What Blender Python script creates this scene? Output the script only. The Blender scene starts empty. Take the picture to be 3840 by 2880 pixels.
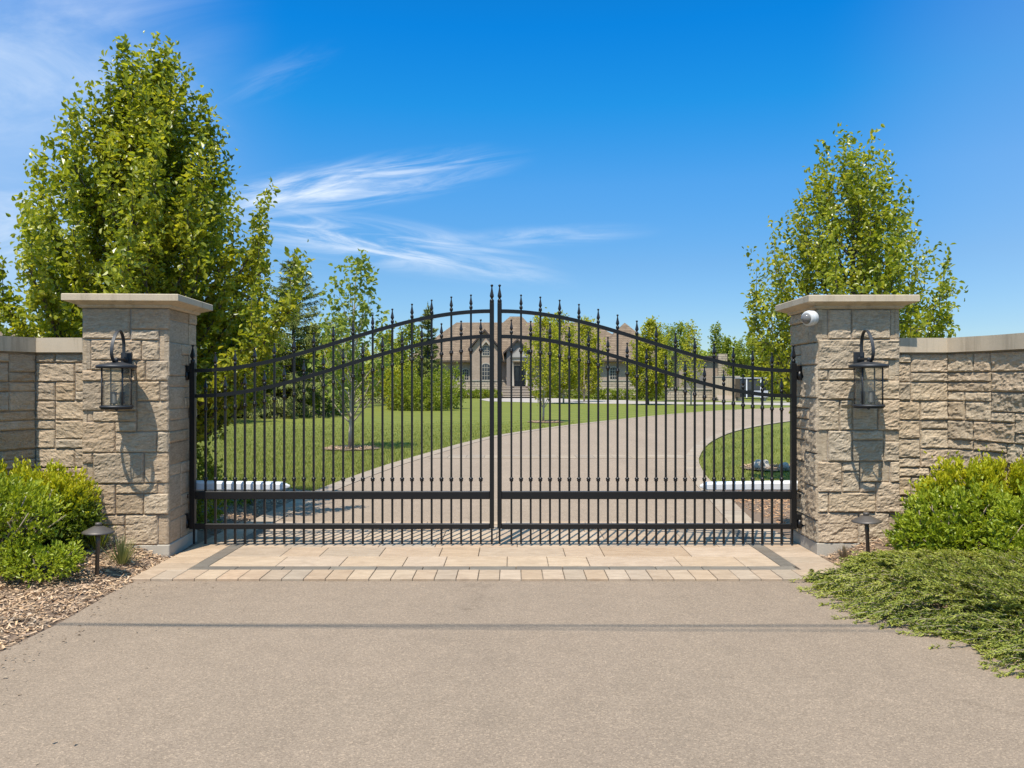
import bpy, bmesh, math, random
import numpy as np
from mathutils import Vector, noise, Matrix

C = bpy.context.scene.collection
PI = math.pi
R = math.radians
F, CX, CY, H = 3050.0, 1920.0, 1440.0, 1.6     # focal length in photo pixels, principal point, eye height

def WX(px, Y): return (px - CX) / F * Y
def WZ(py, Y): return H - (py - CY) / F * Y
def GY(py): return H * F / (py - CY)             # depth of a point on the ground
def G(px, py):
    Y = GY(py); return (WX(px, Y), Y)

# ------------------------------------------------------------------ scene graph helpers
def tag(o, label=None, cat=None, group=None, kind=None):
    if label: o['label'] = label
    if cat: o['category'] = cat
    if group: o['group'] = group
    if kind: o['kind'] = kind
    return o

def empty(name, loc, rz=0.0, label=None, cat=None, group=None):
    o = bpy.data.objects.new(name, None); C.objects.link(o)
    o.empty_display_size = 0.1
    o.location = loc; o.rotation_euler = (0, 0, rz)
    return tag(o, label, cat, group)

def link(name, me, mat, parent=None, loc=(0, 0, 0), rot=None):
    o = bpy.data.objects.new(name, me); C.objects.link(o)
    if mat is not None and not me.materials: me.materials.append(mat)
    if parent is not None: o.parent = parent
    o.location = loc
    if rot: o.rotation_euler = rot
    return o

def copy_tree(o, parent=None):
    c = o.copy(); C.objects.link(c)
    if parent is not None: c.parent = parent
    for ch in list(o.children): copy_tree(ch, c)
    return c

class MB:
    """collects shapes and links them as one mesh object"""
    def __init__(s): s.v = []; s.f = []; s.sm = []
    def add(s, vs, fs, smooth=False):
        n = len(s.v); s.v += [tuple(v) for v in vs]
        for f in fs: s.f.append(tuple(i + n for i in f)); s.sm.append(smooth)
        return s
    def box(s, x0, y0, z0, x1, y1, z1):
        vs = [(x0,y0,z0),(x1,y0,z0),(x1,y1,z0),(x0,y1,z0),(x0,y0,z1),(x1,y0,z1),(x1,y1,z1),(x0,y1,z1)]
        return s.add(vs, [(3,2,1,0),(4,5,6,7),(0,1,5,4),(1,2,6,5),(2,3,7,6),(3,0,4,7)])
    def cbox(s, cx, cy, cz, sx, sy, sz): return s.box(cx-sx/2, cy-sy/2, cz-sz/2, cx+sx/2, cy+sy/2, cz+sz/2)
    def bbox(s, x0, y0, z0, x1, y1, z1, b=0.003):
        """box with chamfered edges"""
        bm = bmesh.new()
        bmesh.ops.create_cube(bm, size=1.0)
        for v in bm.verts:
            v.co = ((x0+x1)/2 + v.co.x*(x1-x0), (y0+y1)/2 + v.co.y*(y1-y0), (z0+z1)/2 + v.co.z*(z1-z0))
        bmesh.ops.bevel(bm, geom=list(bm.edges), offset=b, segments=1, affect='EDGES')
        bm.verts.index_update()
        s.add([v.co[:] for v in bm.verts], [[v.index for v in f.verts] for f in bm.faces]); bm.free()
        return s
    def lathe(s, prof, c=(0,0,0), n=12, smooth=True, cap=True, ax=2, rot0=0.0):
        vs = []; fs = []
        for (r, h) in prof:
            for i in range(n):
                a = 2*PI*i/n + rot0
                p = [r*math.cos(a), r*math.sin(a), h]
                if ax == 0: p = [h, p[0], p[1]]
                if ax == 1: p = [p[1], h, p[0]]
                vs.append((c[0]+p[0], c[1]+p[1], c[2]+p[2]))
        m = len(prof)
        for j in range(m-1):
            for i in range(n):
                a, b = j*n+i, j*n+(i+1) % n
                fs.append((a, b, b+n, a+n))
        if cap:
            fs.append(tuple(range(n-1, -1, -1))); fs.append(tuple((m-1)*n+i for i in range(n)))
        return s.add(vs, fs, smooth)
    def tube(s, pts, r, n=6, r1=None, smooth=True, flat=None):
        pts = [Vector(p) for p in pts]; m = len(pts); vs = []; fs = []
        up = Vector((0, 0, 1)); prev = None
        for j, p in enumerate(pts):
            t = (pts[min(j+1, m-1)] - pts[max(j-1, 0)]).normalized()
            if prev is None:
                a = up if abs(t.z) < 0.9 else Vector((1, 0, 0))
                x = t.cross(a).normalized()
            else:
                x = (prev - t*prev.dot(t)); x = x.normalized() if x.length > 1e-6 else t.orthogonal().normalized()
            prev = x; y = t.cross(x)
            if callable(r): rr = r(j/(m-1))
            else: rr = r if r1 is None else r + (r1-r)*j/(m-1)
            for i in range(n):
                a = 2*PI*(i+0.5)/n
                if flat: vs.append(p + x*math.cos(a)*rr*flat[0] + y*math.sin(a)*rr*flat[1])
                else: vs.append(p + x*math.cos(a)*rr + y*math.sin(a)*rr)
        for j in range(m-1):
            for i in range(n):
                a, b = j*n+i, j*n+(i+1) % n
                fs.append((a, b, b+n, a+n))
        fs.append(tuple(range(n-1, -1, -1))); fs.append(tuple((m-1)*n+i for i in range(n)))
        return s.add(vs, fs, smooth)
    def prism(s, poly, z0, z1):
        n = len(poly)
        vs = [(x, y, z0) for x, y in poly] + [(x, y, z1) for x, y in poly]
        fs = [tuple(range(n-1, -1, -1)), tuple(range(n, 2*n))] + [(i, (i+1) % n, (i+1) % n+n, i+n) for i in range(n)]
        return s.add(vs, fs)
    def prismy(s, poly, y0, y1):
        """outline in x,z pulled along y"""
        n = len(poly)
        vs = [(x, y0, z) for x, z in poly] + [(x, y1, z) for x, z in poly]
        fs = [tuple(range(n)), tuple(range(2*n-1, n-1, -1))] + [((i+1) % n, i, i+n, (i+1) % n+n) for i in range(n)]
        return s.add(vs, fs)
    def mesh(s, name, org=(0,0,0)):
        me = bpy.data.meshes.new(name)
        me.from_pydata([(a-org[0], b-org[1], c-org[2]) for a, b, c in s.v], [], s.f)
        me.polygons.foreach_set('use_smooth', s.sm); me.update()
        return me
    def build(s, name, mat, parent=None, org=None, loc=None):
        o3 = org if org is not None else (0, 0, 0)
        me = s.mesh(name, o3)
        bm = bmesh.new(); bm.from_mesh(me); bmesh.ops.recalc_face_normals(bm, faces=bm.faces); bm.to_mesh(me); bm.free()
        return link(name, me, mat, parent, loc if loc is not None else ((0,0,0) if (parent is not None or org is None) else org))

def np_mesh(name, V, Fc, k, smooth=False):
    """mesh from arrays: V (n,3), Fc (m,k)"""
    me = bpy.data.meshes.new(name)
    V = np.ascontiguousarray(V, dtype=np.float32); Fc = np.ascontiguousarray(Fc, dtype=np.int32)
    m = len(Fc)
    me.vertices.add(len(V)); me.vertices.foreach_set('co', V.ravel())
    me.loops.add(m*k); me.loops.foreach_set('vertex_index', Fc.ravel())
    me.polygons.add(m)
    me.polygons.foreach_set('loop_start', np.arange(0, m*k, k, dtype=np.int32))
    me.polygons.foreach_set('loop_total', np.full(m, k, dtype=np.int32))
    me.polygons.foreach_set('use_smooth', np.full(m, smooth, dtype=bool))
    me.update(calc_edges=True); me.validate()
    return me

def unit(a): return a / np.maximum(np.linalg.norm(a, axis=1, keepdims=True), 1e-9)

def leaf_mesh(name, P, D, N, L, W, fold=0.22, curl=0.12):
    """oval leaves folded along the midrib; every leaf is an island of its own"""
    n = len(P); D = unit(D); S = unit(np.cross(D, N)); N2 = np.cross(S, D)
    L = L[:, None]; W = W[:, None]
    f = N2*W*fold
    V = np.stack([P, P+D*L*.3+S*W*.46+f, P+D*L*.68+S*W*.40+f*.8, P+D*L-N2*L*curl, P+D*L*.68-S*W*.40+f*.8, P+D*L*.3-S*W*.46+f], axis=1).reshape(-1, 3)
    b = (np.arange(n)*6)[:, None]
    Fc = np.concatenate([b+np.array([[0,1,2,3]]), b+np.array([[0,3,4,5]])], axis=1).reshape(-1, 4)
    return np_mesh(name, V, Fc, 4)

def blade_mesh(name, P, D, S, L, W):
    """simple tapering slips (needles, grass, chips)"""
    n = len(P); D = unit(D); S = unit(S); L = L[:, None]; W = W[:, None]
    V = np.stack([P-S*W*.5, P+S*W*.5, P+D*L+S*W*.16, P+D*L-S*W*.16], axis=1).reshape(-1, 3)
    b = (np.arange(n)*4)[:, None]
    return np_mesh(name, V, b+np.array([[0,1,2,3]]), 4)

# ------------------------------------------------------------------ materials
def new_mat(name):
    m = bpy.data.materials.new(name); m.use_nodes = True
    nt = m.node_tree; nt.nodes.clear()
    out = nt.nodes.new('ShaderNodeOutputMaterial')
    return m, nt, out

def nd(nt, typ, **kw):
    n = nt.nodes.new(typ)
    for k, v in kw.items():
        if k in n.inputs: n.inputs[k].default_value = v
        else: setattr(n, k, v)
    return n

def mix(nt, fac, a, b, mode='MIX'):
    n = nt.nodes.new('ShaderNodeMix'); n.data_type = 'RGBA'; n.blend_type = mode
    for sock, v in ((n.inputs[0], fac), (n.inputs[6], a), (n.inputs[7], b)):
        if hasattr(v, 'is_linked'): nt.links.new(v, sock)
        elif isinstance(v, (tuple, list)): sock.default_value = (*v[:3], 1)
        else: sock.default_value = v
    return n.outputs[2]

def mth(nt, op, a, b=None, c=None, clamp=False):
    n = nt.nodes.new('ShaderNodeMath'); n.operation = op; n.use_clamp = clamp
    for i, v in enumerate((a, b, c)):
        if v is None: continue
        if hasattr(v, 'is_linked'): nt.links.new(v, n.inputs[i])
        else: n.inputs[i].default_value = v
    return n.outputs[0]

def ramp(nt, fac, stops):
    n = nt.nodes.new('ShaderNodeValToRGB'); e = n.color_ramp.elements
    while len(e) < len(stops): e.new(0.5)
    for el, (p, c) in zip(e, stops): el.position = p; el.color = (*c, 1)
    nt.links.new(fac, n.inputs[0]); return n.outputs[0]

def objco(nt): return nt.nodes.new('ShaderNodeTexCoord').outputs['Object']

def noi(nt, co, scale, detail=4, rough=.6, dist=0.0, stretch=None):
    if stretch:
        mp = nt.nodes.new('ShaderNodeMapping'); mp.inputs['Scale'].default_value = stretch
        nt.links.new(co, mp.inputs[0]); co = mp.outputs[0]
    n = nd(nt, 'ShaderNodeTexNoise', Scale=scale, Detail=detail, Roughness=rough, Distortion=dist)
    nt.links.new(co, n.inputs['Vector']); return n.outputs['Fac']

def mat_simple(name, col, rough=.6, metal=0.0, var=.12, scale=8.0, bump=0.0, bscale=60.0, spec=.5):
    m, nt, out = new_mat(name); co = objco(nt)
    f = noi(nt, co, scale)
    c = mix(nt, f, tuple(x*(1-var) for x in col), tuple(min(1, x*(1+var)) for x in col))
    b = nd(nt, 'ShaderNodeBsdfPrincipled', Roughness=rough, Metallic=metal)
    b.inputs['Specular IOR Level'].default_value = spec
    nt.links.new(c, b.inputs['Base Color'])
    if bump:
        bp = nd(nt, 'ShaderNodeBump', Strength=bump, Distance=.01)
        nt.links.new(noi(nt, co, bscale), bp.inputs['Height']); nt.links.new(bp.outputs[0], b.inputs['Normal'])
    nt.links.new(b.outputs[0], out.inputs[0]); return m

def mat_stone(name, cols, rough=.9, bump=.5, scale=1.0):
    """rock-faced stone: every block (mesh island) has its own tint, plus veining and grain"""
    m, nt, out = new_mat(name); co = objco(nt)
    g = nt.nodes.new('ShaderNodeNewGeometry')
    n = len(cols)
    base = ramp(nt, g.outputs['Random Per Island'], [(i/(n-1), c) for i, c in enumerate(cols)])
    big = noi(nt, co, 7*scale, 5, .65, .6)
    c = mix(nt, mth(nt, 'MULTIPLY', big, .24), base, (.58, .455, .315), 'MIX')
    streak = noi(nt, co, 9*scale, 5, .7, 1.5, (1, 1, 4))
    st = ramp(nt, streak, [(.38, (.62, .57, .50)), (.6, (1.08, 1.06, 1.02))])
    c = mix(nt, .65, c, st, 'MULTIPLY')
    fine = noi(nt, co, 85*scale, 3, .7)
    c = mix(nt, .35, c, ramp(nt, fine, [(.3, (.6, .58, .55)), (.7, (1.15, 1.13, 1.1))]), 'MULTIPLY')
    b = nd(nt, 'ShaderNodeBsdfPrincipled', Roughness=rough); b.inputs['Specular IOR Level'].default_value = .25
    nt.links.new(c, b.inputs['Base Color'])
    bp = nd(nt, 'ShaderNodeBump', Strength=.9, Distance=.016)
    hh = mth(nt, 'ADD', mth(nt, 'MULTIPLY', noi(nt, co, 46*scale, 6, .75, .6, (1, 1, 2.0)), 1.0), mth(nt, 'MULTIPLY', fine, .35))
    nt.links.new(hh, bp.inputs['Height']); nt.links.new(bp.outputs[0], b.inputs['Normal'])
    nt.links.new(b.outputs[0], out.inputs[0]); return m

def mat_leaf(name, cols, rough=.45, trans=.35, spec=.4, tcol=None):
    """foliage: leaf tint varies leaf by leaf and clump by clump; light also passes through the blade"""
    m, nt, out = new_mat(name); co = objco(nt)
    g = nt.nodes.new('ShaderNodeNewGeometry')
    r = mth(nt, 'ADD', mth(nt, 'MULTIPLY', g.outputs['Random Per Island'], .6), mth(nt, 'MULTIPLY', mth(nt, 'SUBTRACT', noi(nt, co, 1.6, 2), .3), .95))
    n = len(cols)
    c = ramp(nt, r, [(i/(n-1), x) for i, x in enumerate(cols)])
    b = nd(nt, 'ShaderNodeBsdfPrincipled', Roughness=rough); b.inputs['Specular IOR Level'].default_value = spec
    nt.links.new(c, b.inputs['Base Color'])
    t = nt.nodes.new('ShaderNodeBsdfTranslucent')
    tc = mix(nt, 1.0, c, tcol or (1.5, 1.45, .7), 'MULTIPLY'); nt.links.new(tc, t.inputs[0])
    ms = nt.nodes.new('ShaderNodeMixShader'); ms.inputs[0].default_value = trans
    nt.links.new(b.outputs[0], ms.inputs[1]); nt.links.new(t.outputs[0], ms.inputs[2])
    nt.links.new(ms.outputs[0], out.inputs[0]); return m

def mat_asphalt(name, c0, c1, scale=1.0, bump=.35):
    m, nt, out = new_mat(name); co = objco(nt)
    big = noi(nt, co, .55, 4, .6)
    vor = nd(nt, 'ShaderNodeTexVoronoi', Scale=130*scale); nt.links.new(co, vor.inputs['Vector'])
    hs = nt.nodes.new('ShaderNodeSeparateColor'); nt.links.new(vor.outputs['Color'], hs.inputs[0])
    fine = noi(nt, co, 190*scale, 2, .7)
    c = mix(nt, big, c0, c1)
    c = mix(nt, .50, c, ramp(nt, hs.outputs[0], [(0, (.55, .53, .51)), (.5, (.95, .95, .95)), (.8, (1.05, 1.04, 1.03)), (1, (1.7, 1.66, 1.6))]), 'MULTIPLY')
    c = mix(nt, .5, c, ramp(nt, fine, [(.25, (.55, .55, .55)), (.75, (1.3, 1.3, 1.3))]), 'MULTIPLY')
    tr = noi(nt, co, 1.1, 4, .6, .3, (1, .10, 1))                  # worn wheel lines along the drive
    c = mix(nt, .30, c, ramp(nt, tr, [(.35, (.80, .80, .80)), (.65, (1.1, 1.1, 1.1))]), 'MULTIPLY')
    stn = noi(nt, co, .9, 6, .75, .4)
    c = mix(nt, .5, c, ramp(nt, stn, [(.28, (.62, .60, .58)), (.36, (1, 1, 1)), (.7, (1.04, 1.03, 1.02))]), 'MULTIPLY')
    mid = noi(nt, co, 5.0, 5, .7)
    c = mix(nt, .35, c, ramp(nt, mid, [(.3, (.78, .78, .78)), (.7, (1.12, 1.12, 1.12))]), 'MULTIPLY')
    b = nd(nt, 'ShaderNodeBsdfPrincipled', Roughness=.9); b.inputs['Specular IOR Level'].default_value = .3
    nt.links.new(c, b.inputs['Base Color'])
    bp = nd(nt, 'ShaderNodeBump', Strength=bump, Distance=.006)
    nt.links.new(mth(nt, 'ADD', vor.outputs['Distance'], fine), bp.inputs['Height']); nt.links.new(bp.outputs[0], b.inputs['Normal'])
    nt.links.new(b.outputs[0], out.inputs[0]); return m

def mat_lawn(name):
    m, nt, out = new_mat(name); co = objco(nt)
    a = noi(nt, co, .35, 4, .6); f = noi(nt, co, 14, 5, .75, 0, (1, .45, 1)); ff = noi(nt, co, 70, 3, .7)
    c = mix(nt, a, (.130, .158, .028), (.205, .215, .044))
    # mowing stripes running along the lawn
    mp = nt.nodes.new('ShaderNodeMapping'); mp.inputs['Rotation'].default_value = (0, 0, R(28)); nt.links.new(co, mp.inputs[0])
    w = nd(nt, 'ShaderNodeTexWave', Scale=.32, Distortion=.6, Detail=1.0); nt.links.new(mp.outputs[0], w.inputs[0])
    c = mix(nt, .6, c, ramp(nt, w.outputs['Fac'], [(.3, (.82, .86, .8)), (.7, (1.14, 1.1, 1.1))]), 'MULTIPLY')
    c = mix(nt, .7, c, ramp(nt, f, [(.28, (.55, .6, .5)), (.72, (1.35, 1.28, 1.3))]), 'MULTIPLY')
    c = mix(nt, .5, c, ramp(nt, ff, [(.3, (.6, .62, .55)), (.75, (1.35, 1.3, 1.2))]), 'MULTIPLY')
    b = nd(nt, 'ShaderNodeBsdfPrincipled', Roughness=.8); b.inputs['Specular IOR Level'].default_value = .15
    nt.links.new(c, b.inputs['Base Color'])
    bp = nd(nt, 'ShaderNodeBump', Strength=.6, Distance=.03)
    nt.links.new(mth(nt, 'ADD', f, ff), bp.inputs['Height']); nt.links.new(bp.outputs[0], b.inputs['Normal'])
    nt.links.new(b.outputs[0], out.inputs[0]); return m

def mat_island(name, cols, rough=.8, bump=.3, bscale=40, spec=.3, streaks=True, trans=0):
    m, nt, out = new_mat(name); co = objco(nt)
    g = nt.nodes.new('ShaderNodeNewGeometry'); n = len(cols)
    c = ramp(nt, g.outputs['Random Per Island'], [(i/(n-1), x) for i, x in enumerate(cols)])
    if streaks:
        s = noi(nt, co, 5, 5, .7, .8, (1, 2.5, 1))
        c = mix(nt, .8, c, ramp(nt, s, [(.3, (.76, .71, .66)), (.68, (1.12, 1.1, 1.06))]), 'MULTIPLY')
    c = mix(nt, .3, c, ramp(nt, noi(nt, co, 120, 2), [(.3, (.75, .75, .75)), (.7, (1.15, 1.15, 1.15))]), 'MULTIPLY')
    b = nd(nt, 'ShaderNodeBsdfPrincipled', Roughness=rough); b.inputs['Specular IOR Level'].default_value = spec
    nt.links.new(c, b.inputs['Base Color'])
    if bump:
        bp = nd(nt, 'ShaderNodeBump', Strength=bump, Distance=.004)
        nt.links.new(noi(nt, co, bscale, 5, .7), bp.inputs['Height']); nt.links.new(bp.outputs[0], b.inputs['Normal'])
    nt.links.new(b.outputs[0], out.inputs[0]); return m

def mat_courses(name, cols, course, length, mortar, bump=.4, rough=.85, size=.012):
    """brick, shingle or far-off coursed stone, laid in object space on x and z (roofs use slope height)"""
    m, nt, out = new_mat(name); tc = nt.nodes.new('ShaderNodeTexCoord'); co = tc.outputs['Object']
    sx = nt.nodes.new('ShaderNodeSeparateXYZ'); nt.links.new(co, sx.inputs[0])
    cb = nt.nodes.new('ShaderNodeCombineXYZ')
    nt.links.new(mth(nt, 'ADD', sx.outputs[0], sx.outputs[1]), cb.inputs[0]); nt.links.new(sx.outputs[2], cb.inputs[1])
    br = nd(nt, 'ShaderNodeTexBrick', Scale=1.0); br.offset = .5
    br.inputs['Brick Width'].default_value = length; br.inputs['Row Height'].default_value = course
    br.inputs['Mortar Size'].default_value = size; br.inputs['Mortar Smooth'].default_value = .2
    br.inputs['Color1'].default_value = (*cols[0], 1); br.inputs['Color2'].default_value = (*cols[1], 1); br.inputs['Mortar'].default_value = (*mortar, 1)
    nt.links.new(cb.outputs[0], br.inputs['Vector'])
    c = mix(nt, .5, br.outputs['Color'], ramp(nt, noi(nt, co, 1.2, 5, .7), [(.3, (.72, .7, .68)), (.7, (1.2, 1.18, 1.15))]), 'MULTIPLY')
    b = nd(nt, 'ShaderNodeBsdfPrincipled', Roughness=rough); b.inputs['Specular IOR Level'].default_value = .2
    nt.links.new(c, b.inputs['Base Color'])
    bp = nd(nt, 'ShaderNodeBump', Strength=bump, Distance=.03, invert=True)
    nt.links.new(br.outputs['Fac'], bp.inputs['Height']); nt.links.new(bp.outputs[0], b.inputs['Normal'])
    nt.links.new(b.outputs[0], out.inputs[0]); return m

def mat_cast(name, col):
    """cast stone with blotches and dark run marks down its faces"""
    m, nt, out = new_mat(name); co = objco(nt)
    c = mix(nt, noi(nt, co, 2.6, 5, .65), tuple(x*.84 for x in col), tuple(x*1.16 for x in col))
    c = mix(nt, .75, c, ramp(nt, noi(nt, co, 9, 5, .7, .3, (1, 1, .10)), [(.34, (.66, .64, .62)), (.50, (1, 1, 1)), (.75, (1.06, 1.05, 1.04))]), 'MULTIPLY')
    c = mix(nt, .35, c, ramp(nt, noi(nt, co, 110, 3, .7), [(.3, (.75, .75, .75)), (.7, (1.15, 1.15, 1.15))]), 'MULTIPLY')
    b = nd(nt, 'ShaderNodeBsdfPrincipled', Roughness=.88); b.inputs['Specular IOR Level'].default_value = .25
    nt.links.new(c, b.inputs['Base Color'])
    bp = nd(nt, 'ShaderNodeBump', Strength=.25, Distance=.006)
    nt.links.new(noi(nt, co, 80, 4, .7), bp.inputs['Height']); nt.links.new(bp.outputs[0], b.inputs['Normal'])
    nt.links.new(b.outputs[0], out.inputs[0]); return m

def mat_glass(name, tint=(.87,.88,.86)):
    m, nt, out = new_mat(name)
    tr = nd(nt, 'ShaderNodeBsdfTransparent', Color=(*tint, 1))
    gl = nd(nt, 'ShaderNodeBsdfGlossy', Roughness=.02)
    lw = nd(nt, 'ShaderNodeLayerWeight', Blend=.5)
    ms = nt.nodes.new('ShaderNodeMixShader')
    nt.links.new(mth(nt, 'ADD', mth(nt, 'MULTIPLY', mth(nt, 'POWER', lw.outputs['Facing'], 4.0), .45), .04), ms.inputs[0])
    dm = nd(nt, 'ShaderNodeBsdfDiffuse', Color=(.8, .8, .78, 1)); m0 = nt.nodes.new('ShaderNodeMixShader'); m0.inputs[0].default_value = .045
    nt.links.new(tr.outputs[0], m0.inputs[1]); nt.links.new(dm.outputs[0], m0.inputs[2])
    nt.links.new(m0.outputs[0], ms.inputs[1]); nt.links.new(gl.outputs[0], ms.inputs[2])
    nt.links.new(ms.outputs[0], out.inputs[0]); return m

M = {}
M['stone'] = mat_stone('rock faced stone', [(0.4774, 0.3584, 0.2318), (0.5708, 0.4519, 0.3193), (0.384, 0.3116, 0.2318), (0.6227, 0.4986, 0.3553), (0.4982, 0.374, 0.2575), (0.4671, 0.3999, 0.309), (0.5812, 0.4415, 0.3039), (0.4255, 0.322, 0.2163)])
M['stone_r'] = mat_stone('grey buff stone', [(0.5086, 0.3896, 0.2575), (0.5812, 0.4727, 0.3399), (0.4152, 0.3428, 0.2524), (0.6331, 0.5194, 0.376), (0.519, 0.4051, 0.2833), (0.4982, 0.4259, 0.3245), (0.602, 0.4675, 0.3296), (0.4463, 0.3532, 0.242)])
M['mortar'] = mat_simple('mortar', (.40,.35,.29), .95, var=.2, scale=20, bump=.4)
M['cap'] = mat_cast('streaked cast stone', (.50,.405,.29))
M['concrete'] = mat_simple('concrete', (.42,.375,.305), .9, var=.15, scale=6, bump=.25, bscale=70, spec=.3)
M['black'] = mat_simple('black satin steel', (.008,.0075,.0075), .38, var=.25, scale=14, bump=.06, bscale=150, spec=.35)
M['iron'] = mat_simple('dark grey powder coat', (0.021, 0.0224, 0.0252), .5, var=.15, scale=30, bump=.1, bscale=200)
M['bronze'] = mat_simple('weathered bronze', (.095,.080,.066), .5, metal=.3, var=.25, scale=18, bump=.1, bscale=120)
M['glass'] = mat_glass('lantern glass')
M['socket'] = mat_simple('grey socket sleeve', (.035,.036,.036), .6)
M['bulb'] = mat_glass('clear bulb glass', (.88,.86,.82))
M['white'] = mat_simple('white plastic', (0.666, 0.6705, 0.6795), .4, var=.06, scale=10)
M['white_pl'] = mat_simple('off white plastic', (0.5704, 0.5612, 0.5336), .4, var=.06, scale=10)
M['dome'] = mat_simple('smoked dome', (.16,.15,.14), .1, var=.1)
M['asphalt'] = mat_asphalt('pale chip asphalt', (0.2467, 0.1869, 0.1315), (0.3, 0.2249, 0.1585))
M['asphalt_b'] = mat_asphalt('smooth drive', (0.2812, 0.2128, 0.1514), (0.3338, 0.2526, 0.1794), .8, .2)
M['lawn'] = mat_lawn('mown lawn')
M['paver'] = mat_island('warm concrete pavers', [(0.4116, 0.3022, 0.2008), (0.3612, 0.2787, 0.2008), (0.462, 0.3533, 0.2446), (0.378, 0.2747, 0.1825), (0.4452, 0.3454, 0.2518), (0.3444, 0.2787, 0.208), (0.4536, 0.3179, 0.208)], .8, .25, 60)
M['paver_g'] = mat_island('grey band pavers', [(0.1562, 0.1363, 0.1094), (0.2016, 0.1761, 0.1418), (0.1361, 0.1205, 0.09882), (0.1814, 0.153, 0.1215)], .85, .3, 60)
M['edging'] = mat_island('worn drive edging', [(.34,.268,.20), (.30,.245,.19), (.37,.30,.225), (.32,.25,.18)], .85, .25, 60)
M['debris'] = mat_island('bits of bark', [(.12,.08,.05), (.28,.20,.13), (.20,.14,.09), (.36,.28,.19)], .9, 0, streaks=False)
M['joint'] = mat_simple('joint sand', (.20,.175,.145), .95, var=.2, scale=30)
M['mulch'] = mat_simple('mulch soil', (.17,.115,.075), .95, var=.5, scale=26, bump=.9, bscale=50)
M['chips'] = mat_island('wood chips', [(0.1495, 0.081, 0.045), (0.414, 0.2592, 0.14), (0.575, 0.3996, 0.24), (0.253, 0.1512, 0.085), (0.667, 0.4968, 0.33), (0.483, 0.3132, 0.18), (0.345, 0.2484, 0.18), (0.6325, 0.4104, 0.22)], .85, 0, streaks=False)
M['chips_o'] = mat_island('orange wood chips', [(0.176, 0.088, 0.044), (0.462, 0.242, 0.11), (0.572, 0.341, 0.176), (0.33, 0.176, 0.088), (0.638, 0.418, 0.242)], .85, 0, streaks=False)
M['bark'] = mat_simple('grey bark', (.11,.092,.074), .9, var=.35, scale=18, bump=.6, bscale=40)
M['bark_pale'] = mat_simple('pale bark', (.38,.31,.235), .9, var=.3, scale=10, bump=.5, bscale=30)
M['bark_dark'] = mat_simple('dark bark', (.055,.042,.034), .9, var=.3, scale=12, bump=.5, bscale=30)
M['stem'] = mat_simple('bare tan stems', (.30,.235,.16), .8, var=.3, scale=20)
M['pear'] = mat_leaf('pear leaves', [(0.0784, 0.1188, 0.014), (0.1792, 0.216, 0.02), (0.2912, 0.3186, 0.026), (0.4032, 0.3996, 0.036), (0.5152, 0.4428, 0.055)], .32, .45, .5)
M['tulip'] = mat_leaf('young pale leaves', [(.15,.20,.035), (.24,.29,.05), (.34,.37,.09)], .5, .4, .35)
M['birch'] = mat_leaf('yellow green leaves', [(0.2016, 0.2255, 0.02), (0.3584, 0.363, 0.028), (0.5152, 0.462, 0.042)], .5, .4, .3)
M['mid'] = mat_leaf('mid green leaves', [(0.125, 0.168, 0.022), (0.2375, 0.282, 0.0308), (0.375, 0.39, 0.0495)], .5, .35, .3)
M['spruce'] = mat_leaf('spruce needles', [(0.09, 0.1207, 0.033), (0.18, 0.207, 0.0495), (0.312, 0.3105, 0.0715)], .6, .2, .25, (0.85, 0.85, 0.85))
M['yew'] = mat_leaf('yew needles', [(.06,.10,.010), (.13,.18,.014), (.23,.27,.02)], .45, .3, .4)
M['privet'] = mat_leaf('bright shrub leaves', [(.13,.18,.013), (.24,.30,.02), (.36,.41,.034), (.47,.49,.06)], .4, .35, .45)
M['juniper'] = mat_leaf('juniper sprays', [(0.088, 0.129, 0.0238), (0.168, 0.2064, 0.0357), (0.248, 0.2666, 0.051)], .6, .3, .25)
M['newgrowth'] = mat_leaf('yellow new growth', [(.30,.35,.018), (.46,.46,.022), (.58,.50,.03)], .45, .35, .35)
M['junitip'] = mat_leaf('pale juniper tips', [(0.216, 0.2565, 0.045), (0.36, 0.38, 0.0765), (0.486, 0.456, 0.108)], .6, .3, .25)
M['tuft'] = mat_leaf('dry grass tuft', [(.10,.13,.05), (.20,.22,.09), (.33,.29,.15)], .6, .3, .2)
M['blades'] = mat_leaf('grass blades', [(0.136, 0.156, 0.0272), (0.2, 0.208, 0.04), (0.288, 0.264, 0.068)], .55, .35, .25)
M['dead'] = mat_leaf('bare brushwood', [(.14,.10,.07), (.20,.15,.10), (.22,.21,.08)], .8, .1, .1)
M['roof'] = mat_courses('brown shingles', ((0.168, 0.1212, 0.07954), (0.2268, 0.166, 0.1115)), .22, .7, (0.1092, 0.07802, 0.0533), .4, size=.03)
M['brick'] = mat_courses('tan brick', ((0.3168, 0.2306, 0.1677), (0.3784, 0.2828, 0.2107)), .09, .28, (0.352, 0.2871, 0.2322), .2)
M['stonefar'] = mat_courses('coursed stone base', ((.50,.41,.31), (.40,.33,.25)), .26, .8, (.20,.165,.13), .4, size=.03)
M['stucco'] = mat_simple('grey stucco', (0.188, 0.164, 0.148), .9, var=.1, scale=3)
M['trim'] = mat_simple('cream trim', (0.374, 0.323, 0.255), .7)
M['soffit'] = mat_simple('dark brown eaves', (.05,.035,.028), .7)
M['pane'] = mat_simple('dark window pane', (.035,.04,.05), .08, var=.2, spec=.6)
M['door'] = mat_simple('black door', (.012,.012,.014), .3)
M['slate'] = mat_simple('pale slate roof', (0.1674, 0.155, 0.1344), .8, var=.2, scale=6)
M['steps'] = mat_simple('stone steps', (.45,.37,.29), .85, var=.15)
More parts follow.
